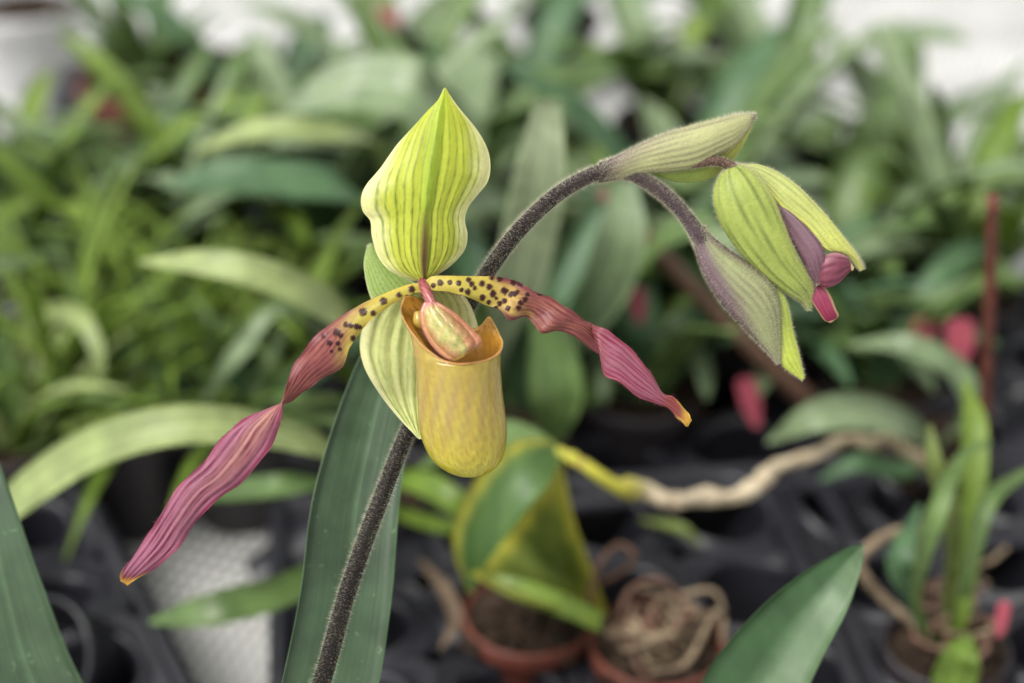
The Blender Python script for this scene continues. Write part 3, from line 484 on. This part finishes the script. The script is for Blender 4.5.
# ------------------------------------------------------------------ background plants
def wleaf(root, base, az, el, ln, wd, droop, mat, n=18, k=5, name='leaf', roll=0., shape='strap'):
    t = np.linspace(0, 1, n); e = el - droop * t ** 1.3; ds = ln / (n - 1)
    hx = np.cumsum(np.cos(e)) * ds; hz = np.cumsum(np.sin(e)) * ds
    az2 = az + .25 * t * roll; p = np.stack([base[0] + hx * np.cos(az2), base[1] + hx * np.sin(az2), base[2] + hz], -1)
    T = np.gradient(p, axis=0); T /= np.linalg.norm(T, axis=1, keepdims=True); S = np.stack([-np.sin(az2), np.cos(az2), .25 * roll * np.ones(n)], -1); S /= np.linalg.norm(S, axis=1, keepdims=True); Nn = np.cross(T, S)
    if shape == 'strap': w = wd * (.55 + .45 * sm(0, .3, t)) * (1 - t ** 5) ** .7
    elif shape == 'broad': w = wd * (.22 + .78 * np.sin(np.clip(t * 1.02, 0, 1) ** .8 * math.pi) ** .8) * sm(1.0, .9, t)
    else: w = wd * (1 - t ** 2)
    w = np.maximum(w, .0006); v = np.linspace(-1, 1, k)
    g = p[:, None] + (w / 2)[:, None, None] * (v[None, :, None] * S[:, None] + .28 * np.abs(v)[None, :, None] ** 1.4 * Nn[:, None])
    g = g + (.05 * w[:, None] * np.sin(t[:, None] * 11 + v[None] * 2 + az * 5) * np.abs(v)[None])[..., None] * Nn[:, None]
    mb = MB(); sheet(mb, g, .3, .0007); return mb.build(name, [M[mat]], root)
GR = 'potted plants crowded behind the orchid'
def plant(name, cat, label, px, py, mat, n, ln, wd, el=(55, 80), droop=(.6, 1.6), shape='strap', potm='potd', pr=.03, seed=0, hgt=.06, azr=(0, 360), zpot=0., group=GR, mats=None):
    random.seed(seed * 13 + 5); b = G(px, py, .055); root = empty(name, (b[0], b[1], zpot), label, cat, group)
    pot(root, b[0], b[1], pr, hgt, zpot, potm)
    for i in range(n):
        az = math.radians(azr[0] + (azr[1] - azr[0]) * ((i + .6 * random.random()) / n)); e = math.radians(random.uniform(*el)); s = random.uniform(.65, 1.1)
        wleaf(root, (b[0] + .008 * math.cos(az), b[1] + .008 * math.sin(az), zpot + hgt * .85), az, e, ln * s, wd * random.uniform(.75, 1.15), random.uniform(*droop), (mats[i % len(mats)] if mats else mat), roll=random.uniform(-1, 1), shape=shape)
    return root
PL = [
 ('grassy_orchid', 'orchid plant', 'short tangled tuft just above the crest of the long arching pale leaf', 120, 425, 'bright', 20, .085, .008, dict(el=(20, 85), droop=(.2, 1.4), shape='blade', mats=['bright', 'mid', 'olive'])),
 ('grassy_orchid', 'orchid plant', 'short tangled tuft between the arching pale leaf and the twist of the left petal', 235, 418, 'mid', 20, .085, .009, dict(el=(20, 85), droop=(.2, 1.4), shape='blade', mats=['mid', 'deep', 'bright'])),
 ('grassy_orchid', 'orchid plant', 'low wide tuft at the left edge under the pale looping leaf', 10, 440, 'bright', 22, .09, .010, dict(el=(20, 85), droop=(.2, 1.4), shape='blade', mats=['bright', 'pale', 'mid'])),
 ('leafy_orchid', 'orchid plant', 'many leaved fine clump behind the pale blade on the left', 150, 300, 'mid', 26, .13, .011, dict(el=(30, 85), droop=(.3, 1.5), mats=['mid', 'bright', 'grey'])),
 ('leafy_orchid', 'orchid plant', 'many leaved fine clump behind the tip of the lower bud', 770, 345, 'mid', 22, .10, .013, dict(el=(30, 85), droop=(.3, 1.5), mats=['mid', 'grey', 'deep'])),
 ('leafy_orchid', 'orchid plant', 'many leaved fine clump at the right edge under the white netting gap', 940, 240, 'mid', 24, .13, .014, dict(el=(30, 85), droop=(.3, 1.5), mats=['mid', 'grey', 'bright'])),
 ('leafy_orchid', 'orchid plant', 'many leaved fine clump framed by the arch of the hairy stem', 620, 330, 'mid', 22, .11, .014, dict(el=(30, 85), droop=(.3, 1.5), mats=['grey', 'mid', 'bright'])),
 # name, category, label, px, py, mat, n, len, width, kwargs
 ('grassy_orchid', 'orchid plant', 'grassy bright green plant at the left edge, above the long arching pale leaf', 60, 395, 'bright', 20, 0.128, 0.008, dict(el=(40, 85), droop=(.2, 1.2), shape='blade')),
 ('grassy_orchid', 'orchid plant', 'tuft of thin bright leaves left of the twisted pink petal', 170, 385, 'bright', 18, 0.119, 0.007, dict(el=(50, 85), droop=(.2, 1.), shape='blade')),
 ('grassy_orchid', 'orchid plant', 'thin leaved green tuft below the big dark horizontal leaf', 255, 350, 'bright', 16, 0.119, 0.009, dict(el=(40, 80), droop=(.3, 1.3), shape='blade')),
 ('strap_leaved_orchid', 'orchid plant', 'light green strap leaved plant at the left edge beside the grassy tufts', 20, 265, 'mid', 13, 0.143, 0.016, dict(mats=['mid', 'bright'])),
 ('strap_leaved_orchid', 'orchid plant', 'upright green strap leaved plant in the upper left, in front of the red brown pot', 105, 250, 'mid', 13, 0.128, 0.016, dict(mats=['bright', 'mid', 'grey'])),
 ('strap_leaved_orchid', 'orchid plant', 'wide green clump left of the tall yellow green sepal', 215, 245, 'mid', 13, 0.143, 0.021, dict(mats=['mid', 'grey', 'bright'])),
 ('strap_leaved_orchid', 'orchid plant', 'deep green clump directly behind the tall yellow green sepal', 330, 260, 'deep', 12, 0.158, 0.029, dict(shape='broad', mats=['grey', 'deep'])),
 ('broad_leaved_orchid', 'orchid plant', 'grey green broad leaved plant between the sepal and the arching stem', 440, 250, 'grey', 11, 0.165, 0.036, dict(shape='broad', mats=['grey', 'mid'])),
 ('broad_leaved_orchid', 'orchid plant', 'large broad leaved plant behind the arch of the hairy stem', 560, 290, 'mid', 11, 0.150, 0.034, dict(shape='broad', mats=['mid', 'grey'])),
 ('broad_leaved_orchid', 'orchid plant', 'mid green broad leaved plant directly behind the opening bud', 690, 265, 'grey', 11, 0.150, 0.032, dict(shape='broad', mats=['grey', 'mid', 'deep'])),
 ('broad_leaved_orchid', 'orchid plant', 'green plant right of the opening bud with arching blades', 830, 300, 'mid', 11, 0.135, 0.026, dict(mats=['mid', 'grey'])),
 ('broad_leaved_orchid', 'orchid plant', 'green plant at the right edge behind the rusty stake', 965, 300, 'mid', 11, 0.143, 0.024, dict(mats=['mid', 'grey', 'bright'])),
 ('strap_leaved_orchid', 'orchid plant', 'back row plant above the grey green horizontal leaves, left of the sepal tip', 270, 130, 'mid', 7, 0.128, 0.024, dict(mats=['mid', 'deep'])),
 ('broad_leaved_orchid', 'orchid plant', 'back row plant just right of the sepal tip', 400, 130, 'deep', 7, 0.122, 0.029, dict(mats=['mid', 'grey'])),
 ('broad_leaved_orchid', 'orchid plant', 'back row plant above the arch of the stem, with pale blurred gaps around it', 530, 130, 'mid', 7, 0.134, 0.029, dict(mats=['mid', 'deep'])),
 ('broad_leaved_orchid', 'orchid plant', 'back row plant above the upper bract', 660, 125, 'mid', 7, 0.140, 0.027, dict(mats=['mid', 'bright', 'grey'])),
 ('broad_leaved_orchid', 'orchid plant', 'back row blue green plant above the opening bud', 780, 140, 'grey', 7, 0.140, 0.029, dict(mats=['grey', 'mid'])),
 ('broad_leaved_orchid', 'orchid plant', 'back row plant at the upper right before the white netting', 890, 170, 'grey', 7, 0.128, 0.026, dict(mats=['grey', 'mid'])),
 ('strap_leaved_orchid', 'orchid plant', 'half hidden plant behind the end of the right pink petal', 640, 395, 'deep', 9, 0.111, 0.024, dict(mats=['deep', 'mid'])),
 ('strap_leaved_orchid', 'orchid plant', 'low dark green clump between the lower bud and the pink tags', 880, 385, 'mid', 10, 0.093, 0.018, dict(mats=['mid', 'deep'])),
 ('strap_leaved_orchid', 'orchid plant', 'dark leaved clump just behind the yellow pouch', 520, 405, 'mid', 9, 0.128, 0.024, dict(mats=['mid', 'deep'])),
 ('strap_leaved_orchid', 'orchid plant', 'farthest plant in the top row, above the stem arch', 560, 20, 'mid', 7, 0.109, 0.024, dict(mats=['mid', 'bright'])),
 ('strap_leaved_orchid', 'orchid plant', 'farthest plant in the top row, right of centre', 720, 30, 'mid', 7, 0.122, 0.024, dict(mats=['mid', 'bright'])),
]
for i, (nm, ct, lb, px, py, mt, n, ln, wd, kw) in enumerate(PL): plant(nm, ct, lb, px, py, mt, n, ln, wd, seed=i + 1, **kw)
def pplant(name, cat, label, px, py, potm='potd', pr=.024, h=.055, z=.05):
    b = G(px, py, z); root = empty(name, (b[0], b[1], 0), label, cat, GR); pot(root, b[0], b[1], pr, h, 0, potm); return root
B0 = .05
def ptube(root, name, pts, rad, mat, cc=.3, n=50, k=12):
    a = zfix(pts); mb = MB(); tube(mb, P(a[:, 0], a[:, 1], a[:, 2]), np.array(rad) * a[:, 2] / F, cc, n, k); return mb.build(name, [M[mat]], root)
r_ = pplant('long_leaved_orchid', 'orchid plant', 'plant whose long arching pale green leaf sweeps across the lower left', 372, 505)
pleaf(r_, [(372, 500, B0), (352, 468, .10), (320, 446, .13), (270, 432, .15), (215, 425, .16), (160, 428, .16), (100, 446, .15), (45, 478, .13), (-20, 530, .10)], [14, 26, 36, 40, 42, 44, 46, 46, 30], 'pale', face=(0, -.55, .8), label='long pale leaf arching over to the left')
pleaf(r_, [(372, 500, B0), (320, 484, .10), (280, 486, .11), (230, 492, .10), (180, 500, .08)], [18, 26, 28, 24, 4], 'mid', face=(0, -.4, .9))
pleaf(r_, [(372, 510, B0), (330, 560, .07), (285, 590, .08), (230, 606, .085), (185, 615, .08), (150, 622, .07)], [16, 26, 36, 36, 26, 4], 'mid', face=(0, -.5, .8))
pleaf(r_, [(372, 500, B0), (405, 480, .09), (440, 492, .10), (475, 520, .09), (500, 560, .06)], [18, 26, 28, 24, 4], 'bright')
pleaf(r_, [(372, 500, B0), (420, 520, .07), (470, 530, .08), (520, 540, .07)], [12, 16, 16, 4], 'bright')
r_ = pplant('long_leaved_orchid', 'orchid plant', 'plant with one pale blade arching down behind the left pink petal', 390, 400)
pleaf(r_, [(390, 395, B0), (375, 352, .12), (345, 318, .16), (300, 290, .18), (250, 271, .19), (195, 262, .19), (140, 262, .18)], [10, 24, 34, 35, 33, 26, 4], 'pale', face=(0, -.6, .75), label='pale blade in soft light')
pleaf(r_, [(390, 395, B0), (300, 340, .10), (325, 260, .14), (362, 200, .17)], [10, 14, 18, 6], 'bright')
pleaf(r_, [(390, 395, B0), (290, 310, .12), (240, 350, .11), (205, 400, .08)], [10, 14, 20, 6], 'grey')
r_ = pplant('long_leaved_orchid', 'orchid plant', 'plant with broad dark leaf lying level across the upper left of the picture', 410, 300)
pleaf(r_, [(410, 295, B0), (395, 230, .13), (350, 192, .17), (270, 180, .18), (205, 178, .18), (165, 186, .17)], [14, 36, 54, 50, 38, 6], 'deep', face=(0, -.3, .95))
pleaf(r_, [(410, 295, B0), (390, 160, .16), (320, 132, .19), (250, 132, .19), (195, 152, .18)], [14, 36, 34, 28, 6], 'pale', face=(0, -.3, .9))
pleaf(r_, [(410, 295, B0), (455, 150, .16), (420, 96, .20), (350, 84, .20), (285, 112, .19)], [20, 60, 74, 64, 10], 'grey', face=(0, -.6, .8))
r_ = pplant('tall_leaved_orchid', 'orchid plant', 'plant with a tall upright pale grey green blade behind the arching stem', 500, 405)
pleaf(r_, [(500, 400, B0), (512, 320, .13), (528, 240, .18), (540, 170, .22), (548, 100, .25)], [30, 46, 54, 50, 24], 'ghost', face=(.1, -.9, .45), label='tall pale upright blade')
pleaf(r_, [(540, 300, .16), (552, 350, .14), (556, 400, .12), (552, 450, .09)], [20, 46, 52, 4], 'mid', face=(0, -.8, .6))
pleaf(r_, [(500, 400, B0), (590, 310, .13), (620, 240, .17), (625, 180, .19)], [20, 46, 50, 20], 'grey', face=(0, -.9, .45))
def c_edge(U, Vv):
    e = sm(.74, .96, np.abs(Vv - .5) * 2 + .14 * wob(U * 5, Vv * 3)) * (.75 + .25 * wob(U * 9, Vv)); return mix(mix(lin((84, 100, 44)), lin((116, 130, 56)), .5 + .5 * wob(U * 6, Vv * 5)), lin((186, 180, 66)), e)
def c_edge2(U, Vv):
    e = sm(.7, .95, Vv); return mix(mix(lin((66, 98, 50)), lin((92, 122, 62)), .5 + .5 * wob(U * 3, Vv * 4)), lin((190, 184, 66)), e * (.75 + .25 * wob(U * 7, Vv * 3)))
r_ = pplant('yellow_edged_orchid', 'orchid plant', 'plant with folded yellow edged leaves above a small red brown pot, below the pouch', 530, 622, 'pot', .026)
A_ = zfix([(608, 616, .055), (594, 566, .085), (575, 512, .115), (557, 458, .135)]); B_ = zfix([(600, 620, .055), (562, 606, .085), (516, 592, .095), (474, 574, .09)]); M_ = zfix([(604, 618, .05), (574, 584, .065), (542, 556, .08), (506, 528, .095)])
q = loft(A_, M_, B_, 60, 30); U, Vv = np.meshgrid(np.linspace(0, 1, 60), np.linspace(0, 1, 30), indexing='ij'); q[..., 2] += .006 * np.sin(Vv * 9 + 2 * U) * U; q[..., 0] += 7 * np.sin(Vv * 3.14 + .4) * U * sm(.5, 1, U) - 5 * np.sin(U * 3.14) * (1 - Vv); q[..., 1] += 5 * np.sin(U * 3.14) * Vv
e = np.clip(np.maximum(np.maximum(sm(.17, .03, Vv + .05 * wob(U * 4, Vv)), sm(.84, .99, U + .05 * wob(Vv * 4, U))), .35 * sm(.8, 1, Vv)) + sm(.45, 0, U) * .7, 0, 1) * (.8 + .2 * wob(U * 9, Vv * 7))
cc = mix(lin((98, 116, 50)), lin((134, 148, 70)), .5 + .5 * wob(U * 2, Vv * 5)); cc = mix(cc, lin((70, 92, 44)), np.exp(-((Vv - .45) / .04) ** 2) * .7); cc = mix(cc, lin((206, 198, 78)), e)
mb = MB(); sheet(mb, P(q[..., 0], q[..., 1], q[..., 2]), cc, .0008); o = mb.build('leaf', [M['edged']], r_); o['label'] = 'broad folded leaf with yellow margins'
pleaf(r_, [(556, 450, .135), (528, 466, .135), (498, 500, .125), (474, 545, .105), (470, 592, .08)], [20, 56, 60, 44, 4], 'edged', colf=c_edge2, face=(-.2, -.8, .5))
pleaf(r_, [(600, 622, .07), (560, 604, .085), (515, 588, .09), (478, 575, .09)], [20, 24, 22, 4], 'bright')
pleaf(r_, [(556, 452, .135), (510, 436, .13), (460, 445, .12), (420, 468, .10)], [14, 34, 30, 4], 'mid')
pts = [(556, 450, .135), (588, 467, .13), (617, 487, .12), (640, 489, .112), (672, 501, .105), (706, 497, .098), (734, 497, .094), (756, 486, .092), (778, 466, .09), (812, 456, .09), (846, 440, .09), (872, 443, .087), (888, 437, .085), (912, 455, .075), (942, 468, .06)]
a = zfix(pts); mb = MB(); g = tube_grid(P(a[:, 0], a[:, 1], a[:, 2]), np.array([5, 6, 7.5, 10, 8, 9.5, 7.5, 10, 7, 6.5, 6, 8, 5.5, 7, 4]) * .64 / F, 110, 14)
U, Vv = np.meshgrid(np.linspace(0, 1, 110), np.linspace(0, 1, 14), indexing='ij')
g = g + (gnorm(g, True) * outward(g)) * (.0011 * np.exp(-(((U * 9 + .3 * np.sin(U * 20)) % 1 - .5) / .07) ** 2) + .0006 * wob(U * 9, np.sin(Vv * 6.28)))[..., None]
cc = mix(lin((186, 182, 66)), lin((206, 190, 160)), sm(.16, .24, U)); cc = mix(cc, lin((130, 100, 70)), np.exp(-(((U * 9) % 1 - .5) / .06) ** 2) * .6); cc = mix(cc, lin((150, 130, 70)), sm(.5, .8, U) * .5 * (.5 + .5 * wob(U * 9, Vv * 3)))
closed(mb, g, cc); mb.build('cane', [M['cane']], r_)
b = G(658, 650, .05); r_ = empty('root_filled_pot', (b[0], b[1], 0), 'red brown pot overflowing with tan curling roots at the bottom edge', 'potted plant', GR)
pot(r_, b[0], b[1], .026, .055, 0, 'pot'); random.seed(3)
for i in range(20):
    mb = MB(); p = []; t0 = random.random() * 6.28; rad = random.uniform(.006, .026)
    for j in range(6): t = t0 + j * .7; q = rad * random.uniform(.6, 1.2); p.append((b[0] + q * math.cos(t), b[1] + q * math.sin(t), .05 + .010 * random.random() + (.012 if j in (2, 3) else 0)))
    tube(mb, p, [.0007, .0013, .0011, .0014, .0009, .0006], .3, 30, 8); mb.build('root', [M['root'] if i % 3 else M['brown']], r_)
ptube(r_, 'root', [(590, 612, .06), (596, 570, .08), (618, 545, .085), (634, 556, .08), (622, 572, .07), (602, 582, .06)], [3] * 6, 'brown')
b = G(838, 436, .04); r_ = empty('bare_stem', b, 'thick brown bare stem slanting down behind the two buds', 'stem')
ptube(r_, 'stem', [(838, 436, .03), (808, 402, .06), (760, 355, .09), (700, 295, .12), (645, 238, .15), (598, 190, .17)], [14, 12, 10, 9, 8.5, 6], 'brown')
a = zfix([(978, 540, .04), (984, 430, .10), (989, 320, .16), (993, 197, .22)]); mb = MB(); tube(mb, P(a[:, 0], a[:, 1], a[:, 2]), [.0024] * 4, .3, 30, 10)
tag(mb.build('rusty_stake', [M['rust']]), 'thin rust red stake standing upright near the right edge', 'plant stake')
def pinktag(px, py, h_, w, h, rot, label):
    Z = zfix([(px, py, h_)])[0, 2]; c0 = P(px, py, Z); mb = MB(); s = Z / F; pr = []
    ou = [(-.5, -.5), (-.5, .3), (-.3, .5), (.3, .5), (.5, .3), (.5, -.5), (.18, -1.2), (-.18, -1.2)]
    ca_, sa_ = math.cos(rot), math.sin(rot)
    for dz in (-.0004, .0004):
        for x, y in ou:
            X, Y = x * w * s, y * h * s; pr.append(c0 + RIGHT * (X * ca_ - Y * sa_) + UP * (X * sa_ + Y * ca_) * .9 + FWD * dz + FWD * (-(y) * .2 * h * s))
    n = len(ou); f = [tuple(range(n)), tuple(range(2 * n - 1, n - 1, -1))] + [(i, (i + 1) % n, (i + 1) % n + n, i + n) for i in range(n)]
    mb.add(pr, f); tag(mb.build('plant_tag', [M['pink']], smooth=False), label, 'plant tag', 'pink plant tags')
pinktag(748, 392, .09, 20, 34, .25, 'pink tag below the lower bud, tilted beside the brown bare stem')
pinktag(960, 332, .11, 28, 30, .1, 'brightest pink tag, just left of the rusty stake')
pinktag(925, 328, .10, 24, 22, -.3, 'paler small pink tag left of the brightest one')
pinktag(638, 298, .12, 16, 24, .1, 'dull pink tag under the arching stem, right of the pink petal')
pinktag(1003, 612, .08, 13, 24, -.1, 'pink tag low at the right edge beside the yellow green leaves')
pinktag(384, 24, .12, 30, 34, .1, 'pale pink tag far back at the top above the tall sepal')
r_ = pplant('arching_leaved_orchid', 'orchid plant', 'plant whose broad leaf arches over behind the tan cane on the right', 935, 455)
pleaf(r_, [(935, 450, B0), (918, 432, .08), (890, 418, .10), (850, 411, .11), (810, 418, .11), (768, 442, .09)], [10, 28, 36, 38, 30, 4], 'grey', face=(0, -.7, .7))
pleaf(r_, [(935, 450, B0), (970, 410, .09), (955, 370, .11), (905, 345, .12), (850, 345, .11)], [10, 22, 28, 24, 4], 'grey')
pleaf(r_, [(935, 450, B0), (900, 470, .06), (860, 462, .07), (820, 480, .06)], [10, 22, 20, 4], 'deep')
r_ = pplant('yellow_green_orchid', 'orchid plant', 'upright yellow green leaved plant at the lower right edge below the stake', 945, 655)
pleaf(r_, [(940, 655, B0), (918, 610, .08), (922, 560, .11), (938, 510, .13), (960, 460, .14), (990, 440, .14)], [8, 10, 16, 20, 12, 4], 'mid')
pleaf(r_, [(940, 650, B0), (952, 570, .09), (950, 510, .12), (935, 465, .14), (930, 425, .15)], [8, 14, 22, 18, 4], 'olive')
pleaf(r_, [(945, 650, B0), (972, 560, .10), (990, 500, .12), (1030, 470, .12)], [8, 14, 18, 8], 'mid')
pleaf(r_, [(935, 655, B0), (912, 600, .08), (900, 560, .10), (920, 505, .11)], [8, 18, 26, 4], 'deep')
pleaf(r_, [(945, 655, B0), (965, 600, .08), (975, 440, .13), (965, 380, .14)], [8, 16, 26, 4], 'bright')
pleaf(r_, [(950, 700, .06), (955, 675, .07), (962, 655, .08), (970, 635, .08)], [34, 44, 34, 4], 'bright')
ptube(r_, 'root', [(935, 640, B0), (885, 600, .06), (860, 566, .075), (876, 542, .08), (905, 530, .08), (925, 531, .07)], [4, 5, 5.5, 5.5, 5.5, 4], 'root')
random.seed(11)
for i in range(9):
    x0 = random.uniform(930, 1010); y0 = random.uniform(575, 650); ptube(r_, 'root', [(x0 + random.uniform(-22, 22), y0 + j * 12 - 30, .06 + .01 * random.random()) for j in range(6)], [3] * 6, 'root' if i % 2 else 'brown', n=30, k=8)
b = G(690, 860, .06); r_ = empty('neighbour_orchid', (b[0], b[1], 0), 'nearby plant with one pointed grey green leaf rising at the bottom, right of centre', 'orchid plant'); pot(r_, b[0], b[1], .035, .075, 0, 'potd')
def c_two(U, Vv): return mix(lin((62, 92, 56)), lin((100, 124, 90)), sm(.47, .53, Vv + .04 * (U - .5))) * (1 + .16 * wob(U * 6, Vv * 30) + .08 * wob(U * 31, Vv * 17))[..., None]
pleaf(r_, [(690, 850, .55), (712, 780, .51), (748, 700, .50), (786, 640, .50), (822, 595, .50), (850, 560, .505), (862, 546, .51)], [50, 90, 96, 80, 58, 26, 4], 'edged', colf=c_two, fold=.18, face=(-.25, -.8, .5))
# small pot far left with plant, and white pot
plant('small_potted_orchid', 'orchid plant', 'small green plant in a dull red pot at the top left', 152, 112, 'mid', 12, .09, .016, (55, 85), (.2, .9), 'strap', 'pot', .045, 51, .08)
b = G(208, 118, 0); r_ = empty('white_pot', b, 'small whitish pot beside the dull red pot at the top left', 'pot'); pot(r_, b[0], b[1], .025, .05, 0, 'potw')
b = G(38, 88, 0); r_ = empty('white_pot', b, 'larger whitish pot in the top left corner', 'pot'); pot(r_, b[0], b[1], .045, .07, 0, 'potw')
# pale dry looped leaf at the left edge
r_ = pplant('dry_leaved_orchid', 'orchid plant', 'plant with a pale dry looping leaf at the left edge', 30, 420)
pleaf(r_, [(25, 400, B0), (20, 350, .09), (45, 314, .11), (80, 318, .12), (98, 355, .11), (95, 395, .09)], [8, 16, 20, 20, 14, 4], 'pale', face=(0, -.9, .4))
# ------------------------------------------------------------------ trays
def tray_mesh(nx, ny, s=.056, r=.0225, h=.045, seed=0):
    mb = MB(); k = 32; a = (np.arange(k) + .5) * 2 * math.pi / k; random.seed(seed); kk = random.random() * 6
    sq = np.stack([np.cos(a), np.sin(a)], -1); sq = sq / np.abs(sq).max(1, keepdims=True) * s / 2
    ci = np.stack([np.cos(a), np.sin(a)], -1)
    def hz(p, top): return top + .0045 * (np.sin(p[:, 0] * 41 + kk) * np.cos(p[:, 1] * 37 + kk * 2) + .5 * np.sin(p[:, 0] * 83 - p[:, 1] * 71 + kk))
    for i in range(nx):
        for j in range(ny):
            c0 = np.array([(i - nx / 2 + .5) * s, (j - ny / 2 + .5) * s]); cc_ = c0 + np.array([random.uniform(-.002, .002), random.uniform(-.002, .002)]); rj = r * random.uniform(.8, 1.06); dp = random.uniform(.2, .8)
            rings = []
            for (f_, rr_, dz) in ((0, None, 0), (.5, None, -.002), (1, rj + .004, -.001), (1, rj + .0025, .0015), (1, rj + .0008, .001), (1, rj, -.003)):
                p = sq + c0 if rr_ is None and f_ == 0 else ((sq + c0) * .5 + (ci * (rj + .004) + cc_) * .5 if rr_ is None else ci * rr_ + cc_)
                rings.append(np.c_[p, hz(p, h) + dz])
            rings += [np.c_[ci * rj * .82 + cc_, np.full(k, .008)], np.c_[ci * rj * .78 + cc_, np.full(k, .004)], np.c_[ci * rj * dp * .7 + cc_, np.full(k, .004)]]
            mb.add(np.array(rings).reshape(-1, 3), gridfaces(len(rings), k, True))
    X, Y = nx * s / 2, ny * s / 2
    def per_(o, z): # rounded outline
        pts = []
        for (cx, cy, a0) in ((X, Y, 0), (-X, Y, 90), (-X, -Y, 180), (X, -Y, 270)):
            for q in range(6): t = math.radians(a0 + 18 * q); pts.append((cx + o * math.cos(t), cy + o * math.sin(t), z))
        return pts
    rr = [per_(-.0, h - .005), per_(.003, h + .004), per_(.006, h + .003), per_(.009, h + .001), per_(.010, h - .004), per_(.008, h - .004), per_(.002, .003), per_(-.003, .003)]
    mb.add(np.array(rr).reshape(-1, 3), gridfaces(len(rr), 24, True)); return mb
def tray(px, py, rot, nx, ny, label, z=0.):
    b = G(px, py, .045); mb = tray_mesh(nx, ny, seed=int(px)); o = mb.build('seedling_tray', [M['black']]); o.location = (b[0], b[1], z); o.rotation_euler = (0, 0, math.radians(rot)); return tag(o, label, 'plant tray', 'black seedling trays')
tray(1135, 560, 7, 5, 3, 'black tray with round holes at the lower right under the tan cane')
tray(560, 605, 7, 4, 3, 'black tray at the bottom centre under the red brown pot')
tray(-95, 600, 27, 3, 4, 'black tray at the lower left behind the tip of the pink petal')
tray(760, 385, 8, 6, 3, 'black tray in shade behind the tan cane')
tray(205, 378, -6, 5, 2, 'black tray under the thin leaved tufts on the left')
tray(1010, 395, 8, 4, 4, 'black tray at the right edge behind the rusty stake')
tray(300, 120, 5, 6, 4, 'black tray at the back left below the small red pot')
tray(520, 235, 5, 8, 4, 'black tray hidden under the broad leaved plants')
def upot(px, py, tilt, rz, r, h, z, label):
    b = G(px, py, .03); o = pot(None, 0, 0, r, h, 0, 'black', soil=False); o.name = 'nursery_pot'; o.location = (b[0], b[1], z); o.rotation_euler = (tilt, 0, rz); tag(o, label, 'pot', 'empty black nursery pots')
upot(262, 572, 1.15, 1.9, .021, .05, .02, 'empty black nursery pot tipped over left of the broad dark leaf')
upot(118, 652, .9, -.6, .024, .05, .022, 'empty black nursery pot tipped over at the bottom left on the netting')
# things lying about on the trays
def loose(pts, w, mat, label, kind='fallen_leaf', cat='fallen leaf', grp='dead leaves lying about on the trays'):
    p0 = zfix([pts[0]])[0]; c0 = P(p0[0], p0[1], p0[2]); r0 = empty(kind, c0, label, cat, grp); pleaf(r0, pts, w, mat, name='blade', n=24, face=(.1, -.3, .9)); return r0
loose([(420, 560, .05), (445, 590, .056), (455, 620, .054), (440, 650, .05)], [3, 14, 14, 3], 'dry', 'narrow brown dead leaf beside the hairy stem')
loose([(640, 520, .05), (680, 528, .056), (700, 545, .05)], [3, 12, 3], 'olive', 'olive withered leaf just under the tan cane')
# ground
mb = MB(); mb.add([(-8, -4, 0), (8, -4, 0), (8, 12, 0), (-8, 12, 0)], [(0, 1, 2, 3)]); tag(mb.build('ground', [M['net']], smooth=False), kind='structure')
# ------------------------------------------------------------------ light
w = bpy.data.worlds.new('World'); sc.world = w; w.use_nodes = True; nt = w.node_tree; nt.nodes.clear(); L = nt.links.new
SE, SR = math.radians(60), math.radians(-115)
sky = N_(nt, 'ShaderNodeTexSky'); sky.sky_type = 'NISHITA'; sky.sun_disc = False; sky.sun_elevation = SE; sky.sun_rotation = SR; sky.air_density = 1.0; sky.dust_density = 3.0; sky.ozone_density = 1.0
hs = N_(nt, 'ShaderNodeHueSaturation'); hs.inputs['Saturation'].default_value = .06; L(sky.outputs[0], hs.inputs['Color'])
bg = N_(nt, 'ShaderNodeBackground'); bg.inputs['Strength'].default_value = .13; L(hs.outputs[0], bg.inputs[0]); wo = N_(nt, 'ShaderNodeOutputWorld'); L(bg.outputs[0], wo.inputs[0])
sd = bpy.data.lights.new('sun', 'SUN'); sd.energy = 1.5; sd.angle = math.radians(25); sd.color = (1, .96, .9); so = bpy.data.objects.new('sun', sd); col.objects.link(so)
so.rotation_euler = (math.pi / 2 - SE, 0, math.pi - SR)
sc.view_settings.view_transform = 'Standard'; sc.view_settings.look = 'None'; sc.view_settings.exposure = 0.76; sc.view_settings.gamma = 1
sc.cycles.use_denoising = True
